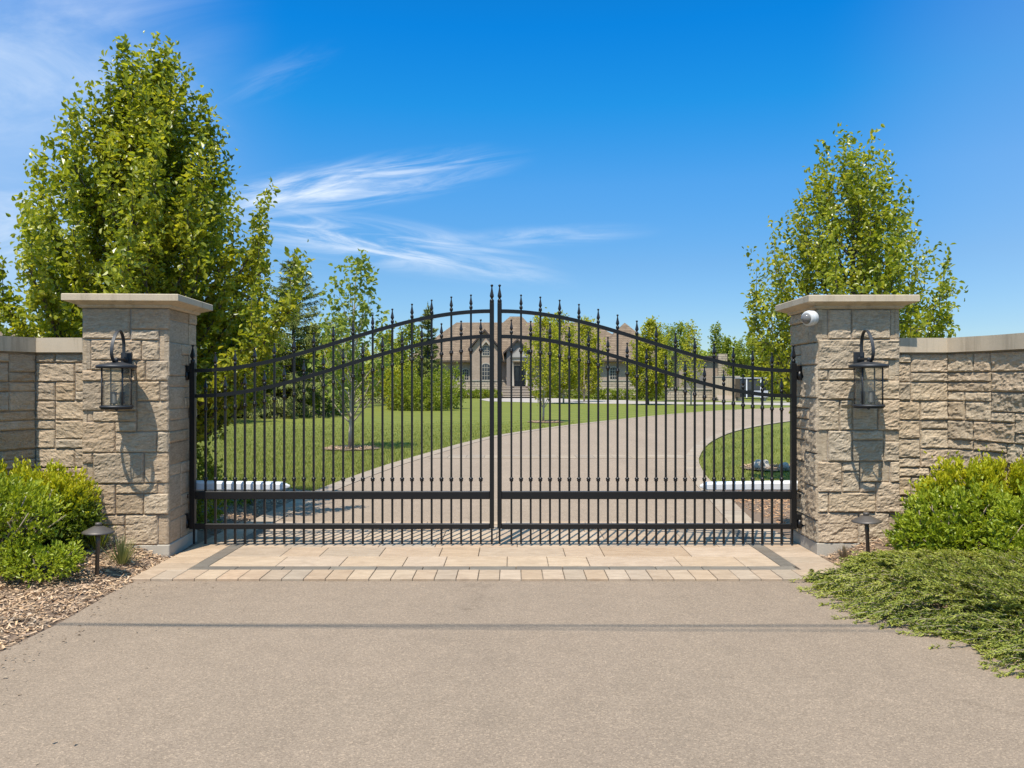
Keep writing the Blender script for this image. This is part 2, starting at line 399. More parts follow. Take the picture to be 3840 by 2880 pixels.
M['boards'] = mat_courses('tan boards', ((.42,.35,.25), (.48,.40,.29)), 9.0, .16, (.22,.18,.13), .3, size=.008)
M['steel'] = mat_simple('pale grey panel', (.42,.43,.45), .5)
M['path'] = mat_simple('pale concrete path', (0.357, 0.306, 0.255), .9, var=.12, scale=2)
M['cable'] = mat_simple('cable', (.02,.02,.02), .6)

# ------------------------------------------------------------------ world, sun, camera
sc = bpy.context.scene
SUN = Vector((-.155, -.44, 1.0)).normalized()     # towards the sun
elev = math.asin(SUN.z); az = math.atan2(SUN.x, SUN.y)
w = bpy.data.worlds.new('World'); sc.world = w; w.use_nodes = True
nt = w.node_tree; nt.nodes.clear()
wo = nt.nodes.new('ShaderNodeOutputWorld'); bg = nt.nodes.new('ShaderNodeBackground')
sky = nt.nodes.new('ShaderNodeTexSky'); sky.sky_type = 'NISHITA'; sky.sun_disc = False
sky.sun_elevation = elev; sky.sun_rotation = az
sky.altitude = 100; sky.air_density = 1.0; sky.dust_density = .25; sky.ozone_density = 3.0
geo = nt.nodes.new('ShaderNodeTexCoord')
sp = nt.nodes.new('ShaderNodeSeparateXYZ'); nt.links.new(geo.outputs['Generated'], sp.inputs[0])
hs0_ = nd(nt, 'ShaderNodeHueSaturation', Saturation=1.28, Value=1.0); hs0_.inputs['Hue'].default_value = .495
nt.links.new(sky.outputs[0], hs0_.inputs['Color'])
# clean dry air: a deeper azure band above the horizon; unseen overhead sky brightened and warmed as added fill
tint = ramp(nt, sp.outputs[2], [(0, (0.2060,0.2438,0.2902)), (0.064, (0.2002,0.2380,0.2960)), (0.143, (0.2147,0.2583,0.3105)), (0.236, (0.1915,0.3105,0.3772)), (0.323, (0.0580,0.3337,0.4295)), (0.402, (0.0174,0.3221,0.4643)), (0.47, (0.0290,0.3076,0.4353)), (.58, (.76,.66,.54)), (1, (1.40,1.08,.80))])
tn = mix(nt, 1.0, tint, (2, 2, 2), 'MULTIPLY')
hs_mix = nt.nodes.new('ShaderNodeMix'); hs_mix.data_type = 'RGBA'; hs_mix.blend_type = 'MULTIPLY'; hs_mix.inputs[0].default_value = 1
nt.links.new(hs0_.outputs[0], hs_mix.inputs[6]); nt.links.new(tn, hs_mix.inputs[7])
class _S: outputs = [hs_mix.outputs[2]]
hs = _S
yy = mth(nt, 'MAXIMUM', sp.outputs[1], .05)
U = mth(nt, 'DIVIDE', sp.outputs[0], yy); V = mth(nt, 'DIVIDE', sp.outputs[2], yy)
def cloud(u0, v0, ang, la, lb, gain, seed, sa=3.0, sb=18.0, lo=.42, hi=.8):
    """a cirrus streak at one place of the sky: soft oval times wind-drawn noise"""
    du = mth(nt, 'SUBTRACT', U, u0); dv = mth(nt, 'SUBTRACT', V, v0)
    ca, sa_ = math.cos(ang), math.sin(ang)
    a = mth(nt, 'ADD', mth(nt, 'MULTIPLY', du, ca), mth(nt, 'MULTIPLY', dv, sa_))
    b = mth(nt, 'SUBTRACT', mth(nt, 'MULTIPLY', dv, ca), mth(nt, 'MULTIPLY', du, sa_))
    cb = nt.nodes.new('ShaderNodeCombineXYZ')
    nt.links.new(mth(nt, 'MULTIPLY', a, sa), cb.inputs[0]); nt.links.new(mth(nt, 'MULTIPLY', b, sb), cb.inputs[1]); cb.inputs[2].default_value = seed
    n = nd(nt, 'ShaderNodeTexNoise', Scale=1.6, Detail=7, Roughness=.62, Distortion=.9); nt.links.new(cb.outputs[0], n.inputs['Vector'])
    mr = nd(nt, 'ShaderNodeMapRange'); mr.interpolation_type = 'SMOOTHSTEP'
    mr.inputs['From Min'].default_value = lo; mr.inputs['From Max'].default_value = hi
    nt.links.new(n.outputs['Fac'], mr.inputs['Value'])
    d = mth(nt, 'SQRT', mth(nt, 'ADD', mth(nt, 'POWER', mth(nt, 'DIVIDE', a, la), 2.0), mth(nt, 'POWER', mth(nt, 'DIVIDE', b, lb), 2.0)))
    mk = nd(nt, 'ShaderNodeMapRange'); mk.interpolation_type = 'SMOOTHSTEP'
    mk.inputs['From Min'].default_value = 1.0; mk.inputs['From Max'].default_value = .1
    nt.links.new(d, mk.inputs['Value'])
    return mth(nt, 'MULTIPLY', mth(nt, 'MULTIPLY', mr.outputs[0], mk.outputs[0]), gain)
cl = [cloud(-.20, .245, R(9), .25, .040, 1.0, 1.3, 4, 30, .36, .75), cloud(-.265, .237, R(15), .13, .030, .8, 7.7, 5, 30, .3, .8),
      cloud(-.16, .172, R(-9), .26, .040, 1.0, 3.1, 4, 30, .34, .75), cloud(.04, .182, R(3), .17, .018, .45, 5.2, 4, 30, .3, .8),
      cloud(-.02, .14, R(-10), .12, .02, .5, 6.1, 4, 30, .3, .8),
      cloud(-.60, .40, R(14), .34, .17, .70, 9.4, 2.0, 5, .25, .95), cloud(-.45, .36, R(-35), .16, .07, .35, 2.2, 3, 12, .3, .8),
      cloud(-.60, .20, R(5), .22, .10, .5, 8.8, 3, 12, .3, .8), cloud(-.29, .38, R(24), .10, .03, .18, 4.4, 4, 20, .3, .8), cloud(-.42, .14, R(0), .3, .05, .3, 12.4, 3, 14, .3, .8)]
tot = cl[0]
for c_ in cl[1:]: tot = mth(nt, 'ADD', tot, c_)
def veil(u0, v0, la, lb, gain):
    d = mth(nt, 'ADD', mth(nt, 'POWER', mth(nt, 'DIVIDE', mth(nt, 'SUBTRACT', U, u0), la), 2.0), mth(nt, 'POWER', mth(nt, 'DIVIDE', mth(nt, 'SUBTRACT', V, v0), lb), 2.0))
    mk = nd(nt, 'ShaderNodeMapRange'); mk.interpolation_type = 'SMOOTHERSTEP'
    mk.inputs['From Min'].default_value = 1.0; mk.inputs['From Max'].default_value = 0.0
    nt.links.new(d, mk.inputs['Value']); return mth(nt, 'MULTIPLY', mk.outputs[0], gain)
for a_ in ((-.84, .25, .62, .55, .24), (.88, .30, .55, .5, .11)): tot = mth(nt, 'ADD', tot, veil(*a_))
tot = mth(nt, 'MULTIPLY', mth(nt, 'MINIMUM', tot, 1.0), mth(nt, 'GREATER_THAN', sp.outputs[1], .06))
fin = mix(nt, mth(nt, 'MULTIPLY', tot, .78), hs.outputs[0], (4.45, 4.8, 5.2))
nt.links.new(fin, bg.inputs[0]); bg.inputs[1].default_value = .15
nt.links.new(bg.outputs[0], wo.inputs[0])

sun = bpy.data.lights.new('Sun', 'SUN'); sun.energy = 4.4; sun.angle = R(.53); sun.color = (1, .94, .84)
so = bpy.data.objects.new('Sun', sun); C.objects.link(so); so.rotation_euler = SUN.to_track_quat('Z', 'Y').to_euler()
cam = bpy.data.cameras.new('Camera'); cam.sensor_width = 36; cam.lens = 36*F/3840; cam.clip_end = 3000; cam.clip_start = .05
co_ = bpy.data.objects.new('Camera', cam); C.objects.link(co_); co_.location = (0, 0, H); co_.rotation_euler = (R(90), 0, 0)
sc.camera = co_
sc.view_settings.view_transform = 'Standard'; sc.view_settings.look = 'None'; sc.view_settings.exposure = 0.55; sc.view_settings.gamma = 1
sc.cycles.transparent_max_bounces = 16; sc.cycles.max_bounces = 8

# ------------------------------------------------------------------ ground, drive, paving
XL, XR = -3.05, 2.90          # edges of the front drive
def sheet(name, poly, z, mat, kind='structure'):
    me = bpy.data.meshes.new(name); me.from_pydata([(x, y, z) for x, y in poly], [], [tuple(range(len(poly)))]); me.update()
    return tag(link(name, me, mat), kind=kind)
sheet('ground', [(-900,-60),(900,-60),(900,1500),(-900,1500)], -.03, M['lawn'])

def smooth_poly(pts, n=8):
    out = []
    P = [pts[0]] + list(pts) + [pts[-1]]
    for i in range(1, len(P)-2):
        for k in range(n):
            t = k/n; p0, p1, p2, p3 = P[i-1], P[i], P[i+1], P[i+2]
            out.append(tuple(.5*((2*p1[d]) + (-p0[d]+p2[d])*t + (2*p0[d]-5*p1[d]+4*p2[d]-p3[d])*t*t + (-p0[d]+3*p1[d]-3*p2[d]+p3[d])*t**3) for d in (0, 1)))
    out.append(tuple(pts[-1])); return out
def smstep(x): x = max(0., min(1., x)); return x*x*(3-2*x)

YP0, YP1 = 6.60, 9.35         # paver apron
front_l = smooth_poly([(-3.05,-8),(-3.06,2),(-3.05,4.8),(-3.03,5.4),(-3.05,5.9),(-3.10,6.6)])
front = MB()
front_r = [(XR, 6.6), (XR, -8)]
sheet('driveway_apron', front_l + front_r, 0.0, M['asphalt'])

DL = smooth_poly([(-3.05,9.35),(-3.0,11),(-2.92,12.6),(-2.56,15.6),(-2.12,18.1),(-1.33,22.1),(-.4,25.6),(1.7,30.7),(4.7,36.6),(9.6,45),(15,52),(24,60)])
DR = smooth_poly([(2.80,9.35),(3.0,11),(3.14,12.2),(3.47,14.7),(4.18,18.1),(5.8,23.3),(8.3,29.0),(12.4,35.6),(18,42),(26,49),(40,58)])
sheet('driveway', DL + DR[::-1], -.004, M['asphalt_b'])
# the loop in front of the house and its pale edge
sheet('forecourt', [(-3.5,85),(-2.2,76),(2.5,70),(9,66),(17,64),(24,60),(40,58),(60,60),(60,78),(26,76),(15,79),(6.5,84),(4.8,94),(-2.5,94)], -.008, M['path'])
sheet('lawn_island', smooth_poly([(11.0,78.5),(13,74.5),(19,71.5),(24,70.5),(26,72.5),(20,76),(14,79),(11.0,78.5)], 5), .012, M['lawn'])

# pavers: every slab is its own little block in one paving sheet
rng = random.Random(5)
sheet('paving_bed', [(-3.13,YP0),(2.85,YP0),(2.85,YP1+.02),(-3.13,YP1+.02)], -.001, M['joint'])
def slab(mb, x0, y0, x1, y1, z=.022, g=.0028, b=.0035):
    x0 += g; x1 -= g; y0 += g; y1 -= g
    vs = [(x0,y0,0),(x1,y0,0),(x1,y1,0),(x0,y1,0),(x0,y0,z-b),(x1,y0,z-b),(x1,y1,z-b),(x0,y1,z-b),
          (x0+b,y0+b,z),(x1-b,y0+b,z),(x1-b,y1-b,z),(x0+b,y1-b,z)]
    fs = [(0,1,5,4),(1,2,6,5),(2,3,7,6),(3,0,4,7),(4,5,9,8),(5,6,10,9),(6,7,11,10),(7,4,8,11),(8,9,10,11)]
    mb.add(vs, fs)
pv = MB(); pg = MB()
PX0, PX1, BX0, BX1, CX0, CX1 = -3.11, 2.83, -2.765, -2.635, 2.335, 2.465
x = PX0
while x < PX1-.05:                                  # soldier course along the asphalt
    x2 = min(x+.177, PX1); slab(pv, x, YP0, x2, 6.925, .020+rng.uniform(-.001, .001)); x = x2
for (xa, xb) in ((PX0, BX0), (CX1, PX1)):           # side strips outside the grey band
    y = 6.925
    while y < YP1-.05:
        y2 = min(y+rng.choice((.19,.26,.26,.33)), YP1); slab(pv, xa, y, xb, y2, .020+rng.uniform(-.001, .001)); y = y2
x = BX0
while x < CX1-.05:                                  # grey band, front
    x2 = min(x+.40, CX1); slab(pg, x, 6.925, x2, 7.055, .0205); x = x2
for (xa, xb) in ((BX0, BX1), (CX0, CX1)):
    y = 7.055
    while y < YP1-.18:
        y2 = min(y+.40, YP1-.17); slab(pg, xa, y, xb, y2, .0205); y = y2
y = 7.055
for hrow in (.40, .42, .42, .42, .42):              # broad field slabs in running rows
    x = BX1; off = True
    while x < CX0-.02:
        wd = rng.choice((.36,.55,.55,.80,.80)) if not off else rng.uniform(.3, .6)
        off = False
        x2 = x+wd
        if CX0-x2 < .25: x2 = CX0
        slab(pv, x, y, x2, min(y+hrow, YP1-.17), .020+rng.uniform(-.001, .001)); x = x2
    y += hrow
x = BX0
while x < CX1-.05:
    x2 = min(x+.30, CX1); slab(pv, x, YP1-.17, x2, YP1, .020); x = x2
tag(pv.build('paving', M['paver']), kind='structure'); tag(pg.build('paving_band', M['paver_g']), kind='structure')

def strip_slabs(mb, edge, side, width, step, z=.006):
    """slabs laid along a curved edge"""
    acc = 0; pts = [Vector((p[0], p[1], 0)) for p in edge]; seg = []
    L = [0]
    for a, b in zip(pts, pts[1:]): L.append(L[-1]+(b-a).length)
    def at(s):
        for i in range(len(L)-1):
            if L[i+1] >= s:
                t = (s-L[i])/(L[i+1]-L[i]+1e-9); d = (pts[i+1]-pts[i]).normalized()
                return pts[i].lerp(pts[i+1], t), Vector((d.y, -d.x, 0))*side
        d = (pts[-1]-pts[-2]).normalized(); return pts[-1], Vector((d.y, -d.x, 0))*side
    s = 0
    while s+step < L[-1] and s < 45:
        (p0, n0), (p1, n1) = at(s+.004), at(s+step-.004)
        q = [p0, p1, p1+n1*width, p0+n0*width]
        mb.add([(v.x, v.y, -.01) for v in q]+[(v.x, v.y, z) for v in q], [(0,1,5,4),(1,2,6,5),(2,3,7,6),(3,0,4,7),(4,5,6,7)])
        s += step
bd = MB(); strip_slabs(bd, DL, 1, .30, .30); strip_slabs(bd, DR, -1, .30, .30)
for k, yk in enumerate((17.55, 17.95)):
    x = -1.8
    while x < 3.7:
        slab(bd, x, yk-.10*0, x+.40, yk+.34, .008); x += .40
tag(bd.build('driveway_edging', M['edging']), kind='structure')

# ------------------------------------------------------------------ planting beds with chips
def bed_h(x, y):
    if x < 0: d = -3.10 - x
    else: d = x - 2.83
    return .15*smstep(d/.7)*smstep((y-5.9)/1.5) + .03*smstep(d/.3) + .012*noise.noise((x*2.2, y*2.2, 3))
def bed(name, x0, x1, y0, y1, hf, mat, n=46, clip=None):
    nx, ny = n, int(n*(y1-y0)/(x1-x0))+2
    vs = []; fs = []
    for j in range(ny+1):
        for i in range(nx+1):
            x = x0+(x1-x0)*i/nx; y = y0+(y1-y0)*j/ny
            vs.append((x, y, hf(x, y)-.006))
    for j in range(ny):
        for i in range(nx):
            a = j*(nx+1)+i; fs.append((a, a+1, a+nx+2, a+nx+1))
    me = bpy.data.meshes.new(name); me.from_pydata(vs, [], fs); me.update()
    for p in me.polygons: p.use_smooth = True
    return tag(link(name, me, mat), kind='structure')
bed('mulch_bed', -7.0, -3.045, -1.0, 8.6, bed_h, M['mulch'])
bed('mulch_bed', 2.83, 7.0, -1.0, 8.6, bed_h, M['mulch'])
def back_h(x, y):
    e = np.interp(y, [p[1] for p in DR], [p[0] for p in DR])+.02 if x > 0 else np.interp(y, [p[1] for p in DL], [p[0] for p in DL])-.02
    d = (x-e) if x > 0 else (e-x)
    return -.028 if d < 0 else .006+.04*smstep(d/.5)+.012*noise.noise((x*2, y*2, 9))*smstep(d/.1)
def back_l(y): return -3.0 - .0*y
bed('mulch_bed', -5.2, -2.9, 8.62, 12.2, back_h, M['mulch'], 60)
bed('mulch_bed', 2.84, 5.2, 8.62, 12.4, back_h, M['mulch'], 60)

def chips(name, boxes, n, hf, mat, seed, lmin=.018, lmax=.06):
    r = np.random.default_rng(seed); P = []
    tot = sum((b[1]-b[0])*(b[3]-b[2])*b[4] for b in boxes)
    for (x0, x1, y0, y1, wgt) in boxes:
        k = int(n*(x1-x0)*(y1-y0)*wgt/tot)
        xs = r.uniform(x0, x1, k); ys = r.uniform(y0, y1, k)
        P.append(np.stack([xs, ys, [hf(a, b) for a, b in zip(xs, ys)]], 1))
    P = np.concatenate(P); k = len(P); P[:, 2] += r.uniform(0, .016, k)
    a = r.uniform(0, 2*PI, k); el = r.normal(0, .22, k)
    D = np.stack([np.cos(a)*np.cos(el), np.sin(a)*np.cos(el), np.sin(el)], 1)
    N = np.stack([r.normal(0, .45, k), r.normal(0, .45, k), np.ones(k)], 1)
    S = np.cross(D, N)
    L = r.uniform(lmin, lmax, k)
    me = blade_mesh(name, P-D*L[:, None]*.5, D, S, L, r.uniform(.006, .017, k))
    return tag(link(name, me, mat), kind='stuff')
chips('wood_chips', [(-4.6,-3.06,4.0,7.6,1),(-4.6,-3.06,2.5,4.0,.5)], 15000, bed_h, M['chips'], 3)
flat_h = lambda a, b: .002
chips('wood_chips', [(-3.05,-2.75,3.6,6.55,1),(-2.75,-1.9,3.4,6.6,.07)], 170, flat_h, M['debris'], 5, .008, .026)
chips('wood_chips', [(2.85,4.6,3.6,7.8,1)], 9000, bed_h, M['chips'], 4)
chips('wood_chips', [(3.0,5.0,8.65,12.3,1)], 5000, back_h, M['chips_o'], 6)
chips('wood_chips', [(-5.0,-3.07,8.65,12.1,1)], 5000, back_h, M['chips'], 7)

# ------------------------------------------------------------------ grass blades on the near lawn
def inside(poly, xs, ys):
    c = np.zeros(len(xs), bool); n = len(poly); j = n-1
    for i in range(n):
        xi, yi = poly[i]; xj, yj = poly[j]
        with np.errstate(divide='ignore', invalid='ignore'):
            c ^= ((yi > ys) != (yj > ys)) & (xs < (xj-xi)*(ys-yi)/(yj-yi+1e-12)+xi)
        j = i
    return c
def grass(name, poly, n, seed, y_soft=30.0):
    r = np.random.default_rng(seed); px = np.array(poly)
    x0, y0 = px.min(0); x1, y1 = px.max(0)
    xs = r.uniform(x0, x1, n*5); ys = y0+(y1-y0)*r.uniform(0, 1, n*5)**1.5
    k = inside(poly, xs, ys) & (r.uniform(0, 1, n*5) < (1-(ys-y0)/(y1-y0))**1.3); xs = xs[k][:n]; ys = ys[k][:n]; m = len(xs)
    a = r.uniform(0, 2*PI, m); t = r.uniform(.1, .75, m)
    D = np.stack([np.cos(a)*t, np.sin(a)*t, np.ones(m)], 1)
    S = np.stack([-np.sin(a), np.cos(a), np.zeros(m)], 1)
    sc_ = 1+(ys-y0)/25
    me = blade_mesh(name, np.stack([xs, ys, np.full(m, -.032)], 1), D, S, r.uniform(.03, .062, m)*np.sqrt(sc_), r.uniform(.006, .010, m)*sc_)
    return tag(link(name, me, M['blades']), kind='stuff')
lawnL = [(-3.02,12.1)] + [(p[0]+.05, p[1]) for p in DL if 12.1 < p[1] < 36] + [(-13,36),(-12,12.1)]
grass('grass', lawnL, 90000, 11)
lawnR = [(3.2,12.45)] + [(p[0]-.05, p[1]) for p in DR if 12.45 < p[1] < 34] + [(22,34),(9,12.45)]
grass('grass', lawnR, 34000, 12)

# ------------------------------------------------------------------ stone work
def rock(mb, mp, u0, v0, u1, v1, amp, seed, g=.0026, cell=.0145, depth=.03, flat=False):
    """one rock-faced block on a surface given by mp(u, v, d)"""
    u0 += g; u1 -= g; v0 += g; v1 -= g
    wu, wv = u1-u0, v1-v0
    nu = max(4, min(34, int(wu/cell))); nv = max(4, min(30, int(wv/cell)))
    us = [0, .015/wu*.6] + [i/nu for i in range(1, nu)] + [1-.015/wu*.6, 1]
    vs_ = [0, .015/wv*.6] + [i/nv for i in range(1, nv)] + [1-.015/wv*.6, 1]
    V = []; Fs = []; A, B = len(us), len(vs_)
    rr = random.Random(seed); tilt = rr.uniform(-.4, .5); s3 = rr.uniform(0, 50); base = rr.uniform(.004, .014)
    for j, b in enumerate(vs_):
        for i, a in enumerate(us):
            u = u0+wu*a; v = v0+wv*b
            e = min(a*wu, (1-a)*wu, b*wv, (1-b)*wv)
            if flat: d = base*.6+.002*noise.noise((u*30, v*30, s3)) if e > .001 else base*.3
            else:
                n1 = noise.fractal((u*8+s3, v*14, s3), .85, 2.1, 4)
                n2 = 1-abs(noise.noise((u*11+s3, v*40+9, s3+4)))*2
                n3 = noise.fractal((u*34+s3, v*70, s3+8), .7, 2.0, 3)
                st = math.floor(4*(n1*.5+.5+.3*n2))/4            # broken ledges
                k = min(1, e/.013)**.6
                low = .35*(1-min(1, (b*wv)/.045))          # the lower lip stays proud and throws a shade line
                d = base + amp*k*(.42+.20*max(-.45, n1)+.48*st+.06*max(-.3, n2)+.26*n3+tilt*.8*(.5-b)) + amp*low*.8*(e > .001)
                d = max(.001, d)
            uu = u + (.004*noise.noise((v*40, s3, 1)) if a in (0, 1) else 0)
            vv = v + (.004*noise.noise((u*40, s3, 2)) if b in (0, 1) else 0)
            V.append(mp(uu, vv, d))
    for j in range(B-1):
        for i in range(A-1):
            q = j*A+i; Fs.append((q, q+1, q+A+1, q+A))
    n0 = len(V); rim = [i for i in range(A)] + [j*A+A-1 for j in range(1, B)] + [(B-1)*A+i for i in range(A-2, -1, -1)] + [j*A for j in range(B-2, 0, -1)]
    for q in rim:
        j, i = divmod(q, A); V.append(mp(u0+wu*us[i], v0+wv*vs_[j], -depth))
    m = len(rim)
    for k in range(m):
        Fs.append((rim[(k+1) % m], rim[k], n0+k, n0+(k+1) % m))
    mb.add(V, Fs, flat)

def ashlar(W, Hh, unit_h, seed, wide=(2, 5), tall=(1, 1, 2, 2, 3)):
    """random rectangular coursing of a W x Hh field"""
    r = random.Random(seed); nu = max(2, int(round(W/unit_h))); nv = int(round(Hh/unit_h)); du, dv = W/nu, Hh/nv
    occ = [[False]*nu for _ in range(nv)]; out = []
    for j in range(nv):
        for i in range(nu):
            if occ[j][i]: continue
            run = 0
            while i+run < nu and not occ[j][i+run]: run += 1
            w_ = min(run, r.randint(*wide)); h_ = min(nv-j, r.choice(tall), max(1, w_ if len(tall) > 5 else 3))
            if h_ == 1 and w_ > 3: w_ = min(run, w_)
            if h_ == 3: w_ = min(w_, 3)
            if run-w_ == 1: w_ = run if run <= 5 else w_-1
            for a in range(h_):
                for b in range(w_): occ[j+a][i+b] = True
            out.append((i*du, j*dv, (i+w_)*du, (j+h_)*dv))
    return out

LEFT_BLOCKS = [(313,265,800,590),(805,265,1190,490),(805,490,1092,600),(1092,490,1190,810),(313,592,402,908),(402,598,912,808),(912,600,1092,810),
 (402,808,858,912),(858,808,952,1025),(952,810,1190,1025),(313,908,858,1026),(313,1026,533,1335),(533,1026,862,1335),(862,1025,1097,1235),(1097,1025,1190,1235),
 (862,1235,1190,1550),(313,1335,420,1445),(420,1335,862,1447),(313,1447,647,1768),(647,1447,862,1552),(647,1552,1066,1768),(1066,1550,1190,1768),
 (313,1768,425,1880),(313,1880,425,2088),(425,1768,938,2088),(938,1768,1190,2088),(313,2088,652,2410),(652,2088,1074,2195),(1074,2088,1190,2195),
 (652,2195,936,2410),(936,2195,1190,2410),(313,2410,412,2518),(412,2410,747,2518),(313,2518,568,2728),(568,2518,747,2728),(747,2410,1080,2728),(1080,2410,1190,2728)]
RIGHT_BLOCKS = [(735,270,842,582),(842,270,1084,582),(1084,270,1485,582),(1485,270,1580,582),(735,582,1195,895),(1195,582,1580,795),(735,895,844,1005),(844,895,1195,1005),
 (1195,795,1468,1005),(1468,795,1580,1005),(735,1005,1122,1205),(1122,1005,1580,1205),(735,1205,960,1522),(960,1205,1092,1522),(1092,1205,1355,1522),(1355,1205,1580,1522),
 (735,1522,840,1843),(840,1522,1090,1843),(1090,1522,1415,1624),(1090,1624,1415,1843),(1415,1522,1580,1634),(1415,1634,1580,1843),(735,1843,984,2158),(984,1843,1168,1945),
 (984,1945,1168,2158),(1168,1843,1398,2054),(1398,1843,1478,2054),(1478,1843,1580,2054),(1168,2054,1332,2158),(1332,2054,1580,2365),(735,2158,845,2365),(845,2158,1332,2365),
 (735,2365,1155,2683),(1155,2365,1474,2683),(1474,2365,1580,2683)]

def pillar(cx, cy, w_, rz, blocks, seed, smat, label, flat_ids, rough_in):
    t = empty('gate_pillar', (cx, cy, 0), rz, label, 'pillar', 'stone gate pillars')
    h2 = w_/2; zb, zt = .125, 2.295
    MB().bbox(-h2-.006, -h2-.006, -.1, h2+.006, h2+.006, zb, .006).build('plinth', M['concrete'], t)
    core = MB().box(-h2+.012, -h2+.012, zb-.02, h2-.012, h2-.012, zt+.02)
    core.build('mortar_core', M['mortar'], t)
    mb = MB()
    xs = [b[0] for b in blocks]; xe = [b[2] for b in blocks]; ys = [b[1] for b in blocks]; ye = [b[3] for b in blocks]
    x0, x1, y0, y1 = min(xs), max(xe), min(ys), max(ye)
    fr = lambda u, v, d: (u-h2, -h2-d+.012, zb+v)
    for k, b in enumerate(blocks):
        u0 = (b[0]-x0)/(x1-x0)*w_; u1 = (b[2]-x0)/(x1-x0)*w_
        v1 = (y1-b[1])/(y1-y0)*(zt-zb); v0 = (y1-b[3])/(y1-y0)*(zt-zb)
        rock(mb, fr, u0, v0, u1, v1, .0185 if seed == 3 else .023, seed*100+k, flat=k in flat_ids)
    faces = [(lambda u, v, d: (h2+d-.012, u-h2, zb+v)), (lambda u, v, d: (-h2-d+.012, h2-u, zb+v)), (lambda u, v, d: (h2-u, h2+d-.012, zb+v))]
    for q, mp in enumerate(faces):
        rough = .024 if (q == rough_in) else .008
        for k, b in enumerate(ashlar(w_, zt-zb, .105, seed*7+q)):
            rock(mb, mp, *b, rough, seed*1000+q*100+k, cell=(.025 if q == rough_in else .05), flat=(q != rough_in and k % 2 == 0))
    mb.build('shaft', smat, t)
    # cap: flat fascia, then stepped underside narrowing to the shaft
    o = .125; c = MB()
    prof = [(h2+.012, zt), (h2+.03, zt+.012), (h2+.03, zt+.026), (h2+o-.035, zt+.046), (h2+o-.012, zt+.055), (h2+o, zt+.058), (h2+o, zt+.112), (h2+o-.006, zt+.118), (.02, zt+.14)]
    V = []; Fs = []
    for (r_, z_) in prof: V += [(-r_,-r_,z_), (r_,-r_,z_), (r_,r_,z_), (-r_,r_,z_)]
    for j in range(len(prof)-1):
        for i in range(4): Fs.append((j*4+i, j*4+(i+1) % 4, j*4+4+(i+1) % 4, j*4+4+i))
    Fs.append((3,2,1,0)); n = (len(prof)-1)*4; Fs.append((n, n+1, n+2, n+3))
    c.add(V, Fs).build('cap', M['cap'], t)
    return t
WL = .775
aL = .06
# front inner corner of the left pillar sits at (-3.147, 7.46)
cl_ = Vector((-3.147, 7.46)) + Matrix.Rotation(aL, 2) @ Vector((-WL/2, WL/2))
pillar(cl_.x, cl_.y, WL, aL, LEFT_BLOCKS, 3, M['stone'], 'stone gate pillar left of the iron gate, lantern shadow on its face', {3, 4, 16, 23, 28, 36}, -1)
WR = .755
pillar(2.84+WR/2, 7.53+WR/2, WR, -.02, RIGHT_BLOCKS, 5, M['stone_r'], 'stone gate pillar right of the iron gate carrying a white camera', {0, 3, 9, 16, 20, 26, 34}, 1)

def garden_wall(name, path, zt, smat, label, seed, side):
    """wall along a plan path; side = +1 puts the face on the right-hand side of the path"""
    P = [Vector((p[0], p[1], 0)) for p in smooth_poly(path[1:], 6)]
    P = [Vector((*path[0], 0))] + P
    L = [0]
    for a, b in zip(P, P[1:]): L.append(L[-1]+(b-a).length)
    def at(s):
        s = max(0, min(L[-1], s))
        for i in range(len(L)-1):
            if L[i+1] >= s-1e-9:
                t = (s-L[i])/(L[i+1]-L[i]+1e-9); d = (P[i+1]-P[i]).normalized()
                return P[i].lerp(P[i+1], t), Vector((d.y, -d.x, 0))*side
    t = empty(name, (P[0].x, P[0].y, 0), 0, label, 'wall', 'stone walls beside the gate')
    org = (P[0].x, P[0].y, 0)
    th = .34; cz = .135
    # joint normals so bands stay whole round the corner
    def band(mb, o0, o1, z0, z1):
        V = []; n = len(P)
        for i, p in enumerate(P):
            d0 = (P[i]-P[i-1]).normalized() if i else (P[1]-P[0]).normalized()
            d1 = (P[i+1]-P[i]).normalized() if i < n-1 else d0
            n0 = Vector((d0.y, -d0.x, 0))*side; n1 = Vector((d1.y, -d1.x, 0))*side
            m = (n0+n1).normalized(); k = 1/max(.45, m.dot(n0))
            for (o, z) in ((o0, z0), (o1, z0), (o1, z1), (o0, z1)): V.append((p.x+m.x*k*o, p.y+m.y*k*o, z))
        Fs = []
        for i in range(n-1):
            for q in range(4): Fs.append((i*4+q, i*4+(q+1) % 4, i*4+4+(q+1) % 4, i*4+4+q))
        Fs += [(0,1,2,3), ((n-1)*4+3, (n-1)*4+2, (n-1)*4+1, (n-1)*4)]
        mb.add(V, Fs)
    core = MB(); band(core, -th, -.012, -.1, zt-cz-.001); core.build('mortar_core', M['mortar'], t, org)
    cp = MB(); band(cp, -th-.045, .045, zt-cz, zt); cp.build('coping', M['cap'], t, org)
    mb = MB()
    corner = L[1]
    for (s0, s1, sd) in ((0.0, corner, 1), (corner, min(L[-1], corner+3.4), 2)):
        def mp(u, v, d, s0=s0):
            p, n = at(s0+u+ (1e-4 if s0 > 0 else -1e-4)); q = p+n*(d-.012); return (q.x, q.y, v+.02)
        for k, b in enumerate(ashlar(s1-s0, zt-cz-.03, .088, seed+sd, (2, 5), (1, 1, 1, 2, 2, 2))):
            rock(mb, mp, *b, .025 if side > 0 else .019, seed*500+sd*100+k, cell=.016)
    mb.build('stone_face', smat, t, org)
    return t
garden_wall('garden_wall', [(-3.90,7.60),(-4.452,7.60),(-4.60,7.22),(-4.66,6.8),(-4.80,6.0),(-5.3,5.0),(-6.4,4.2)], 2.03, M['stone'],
            'stone garden wall left of the gate, its curved wing in shade', 21, -1)
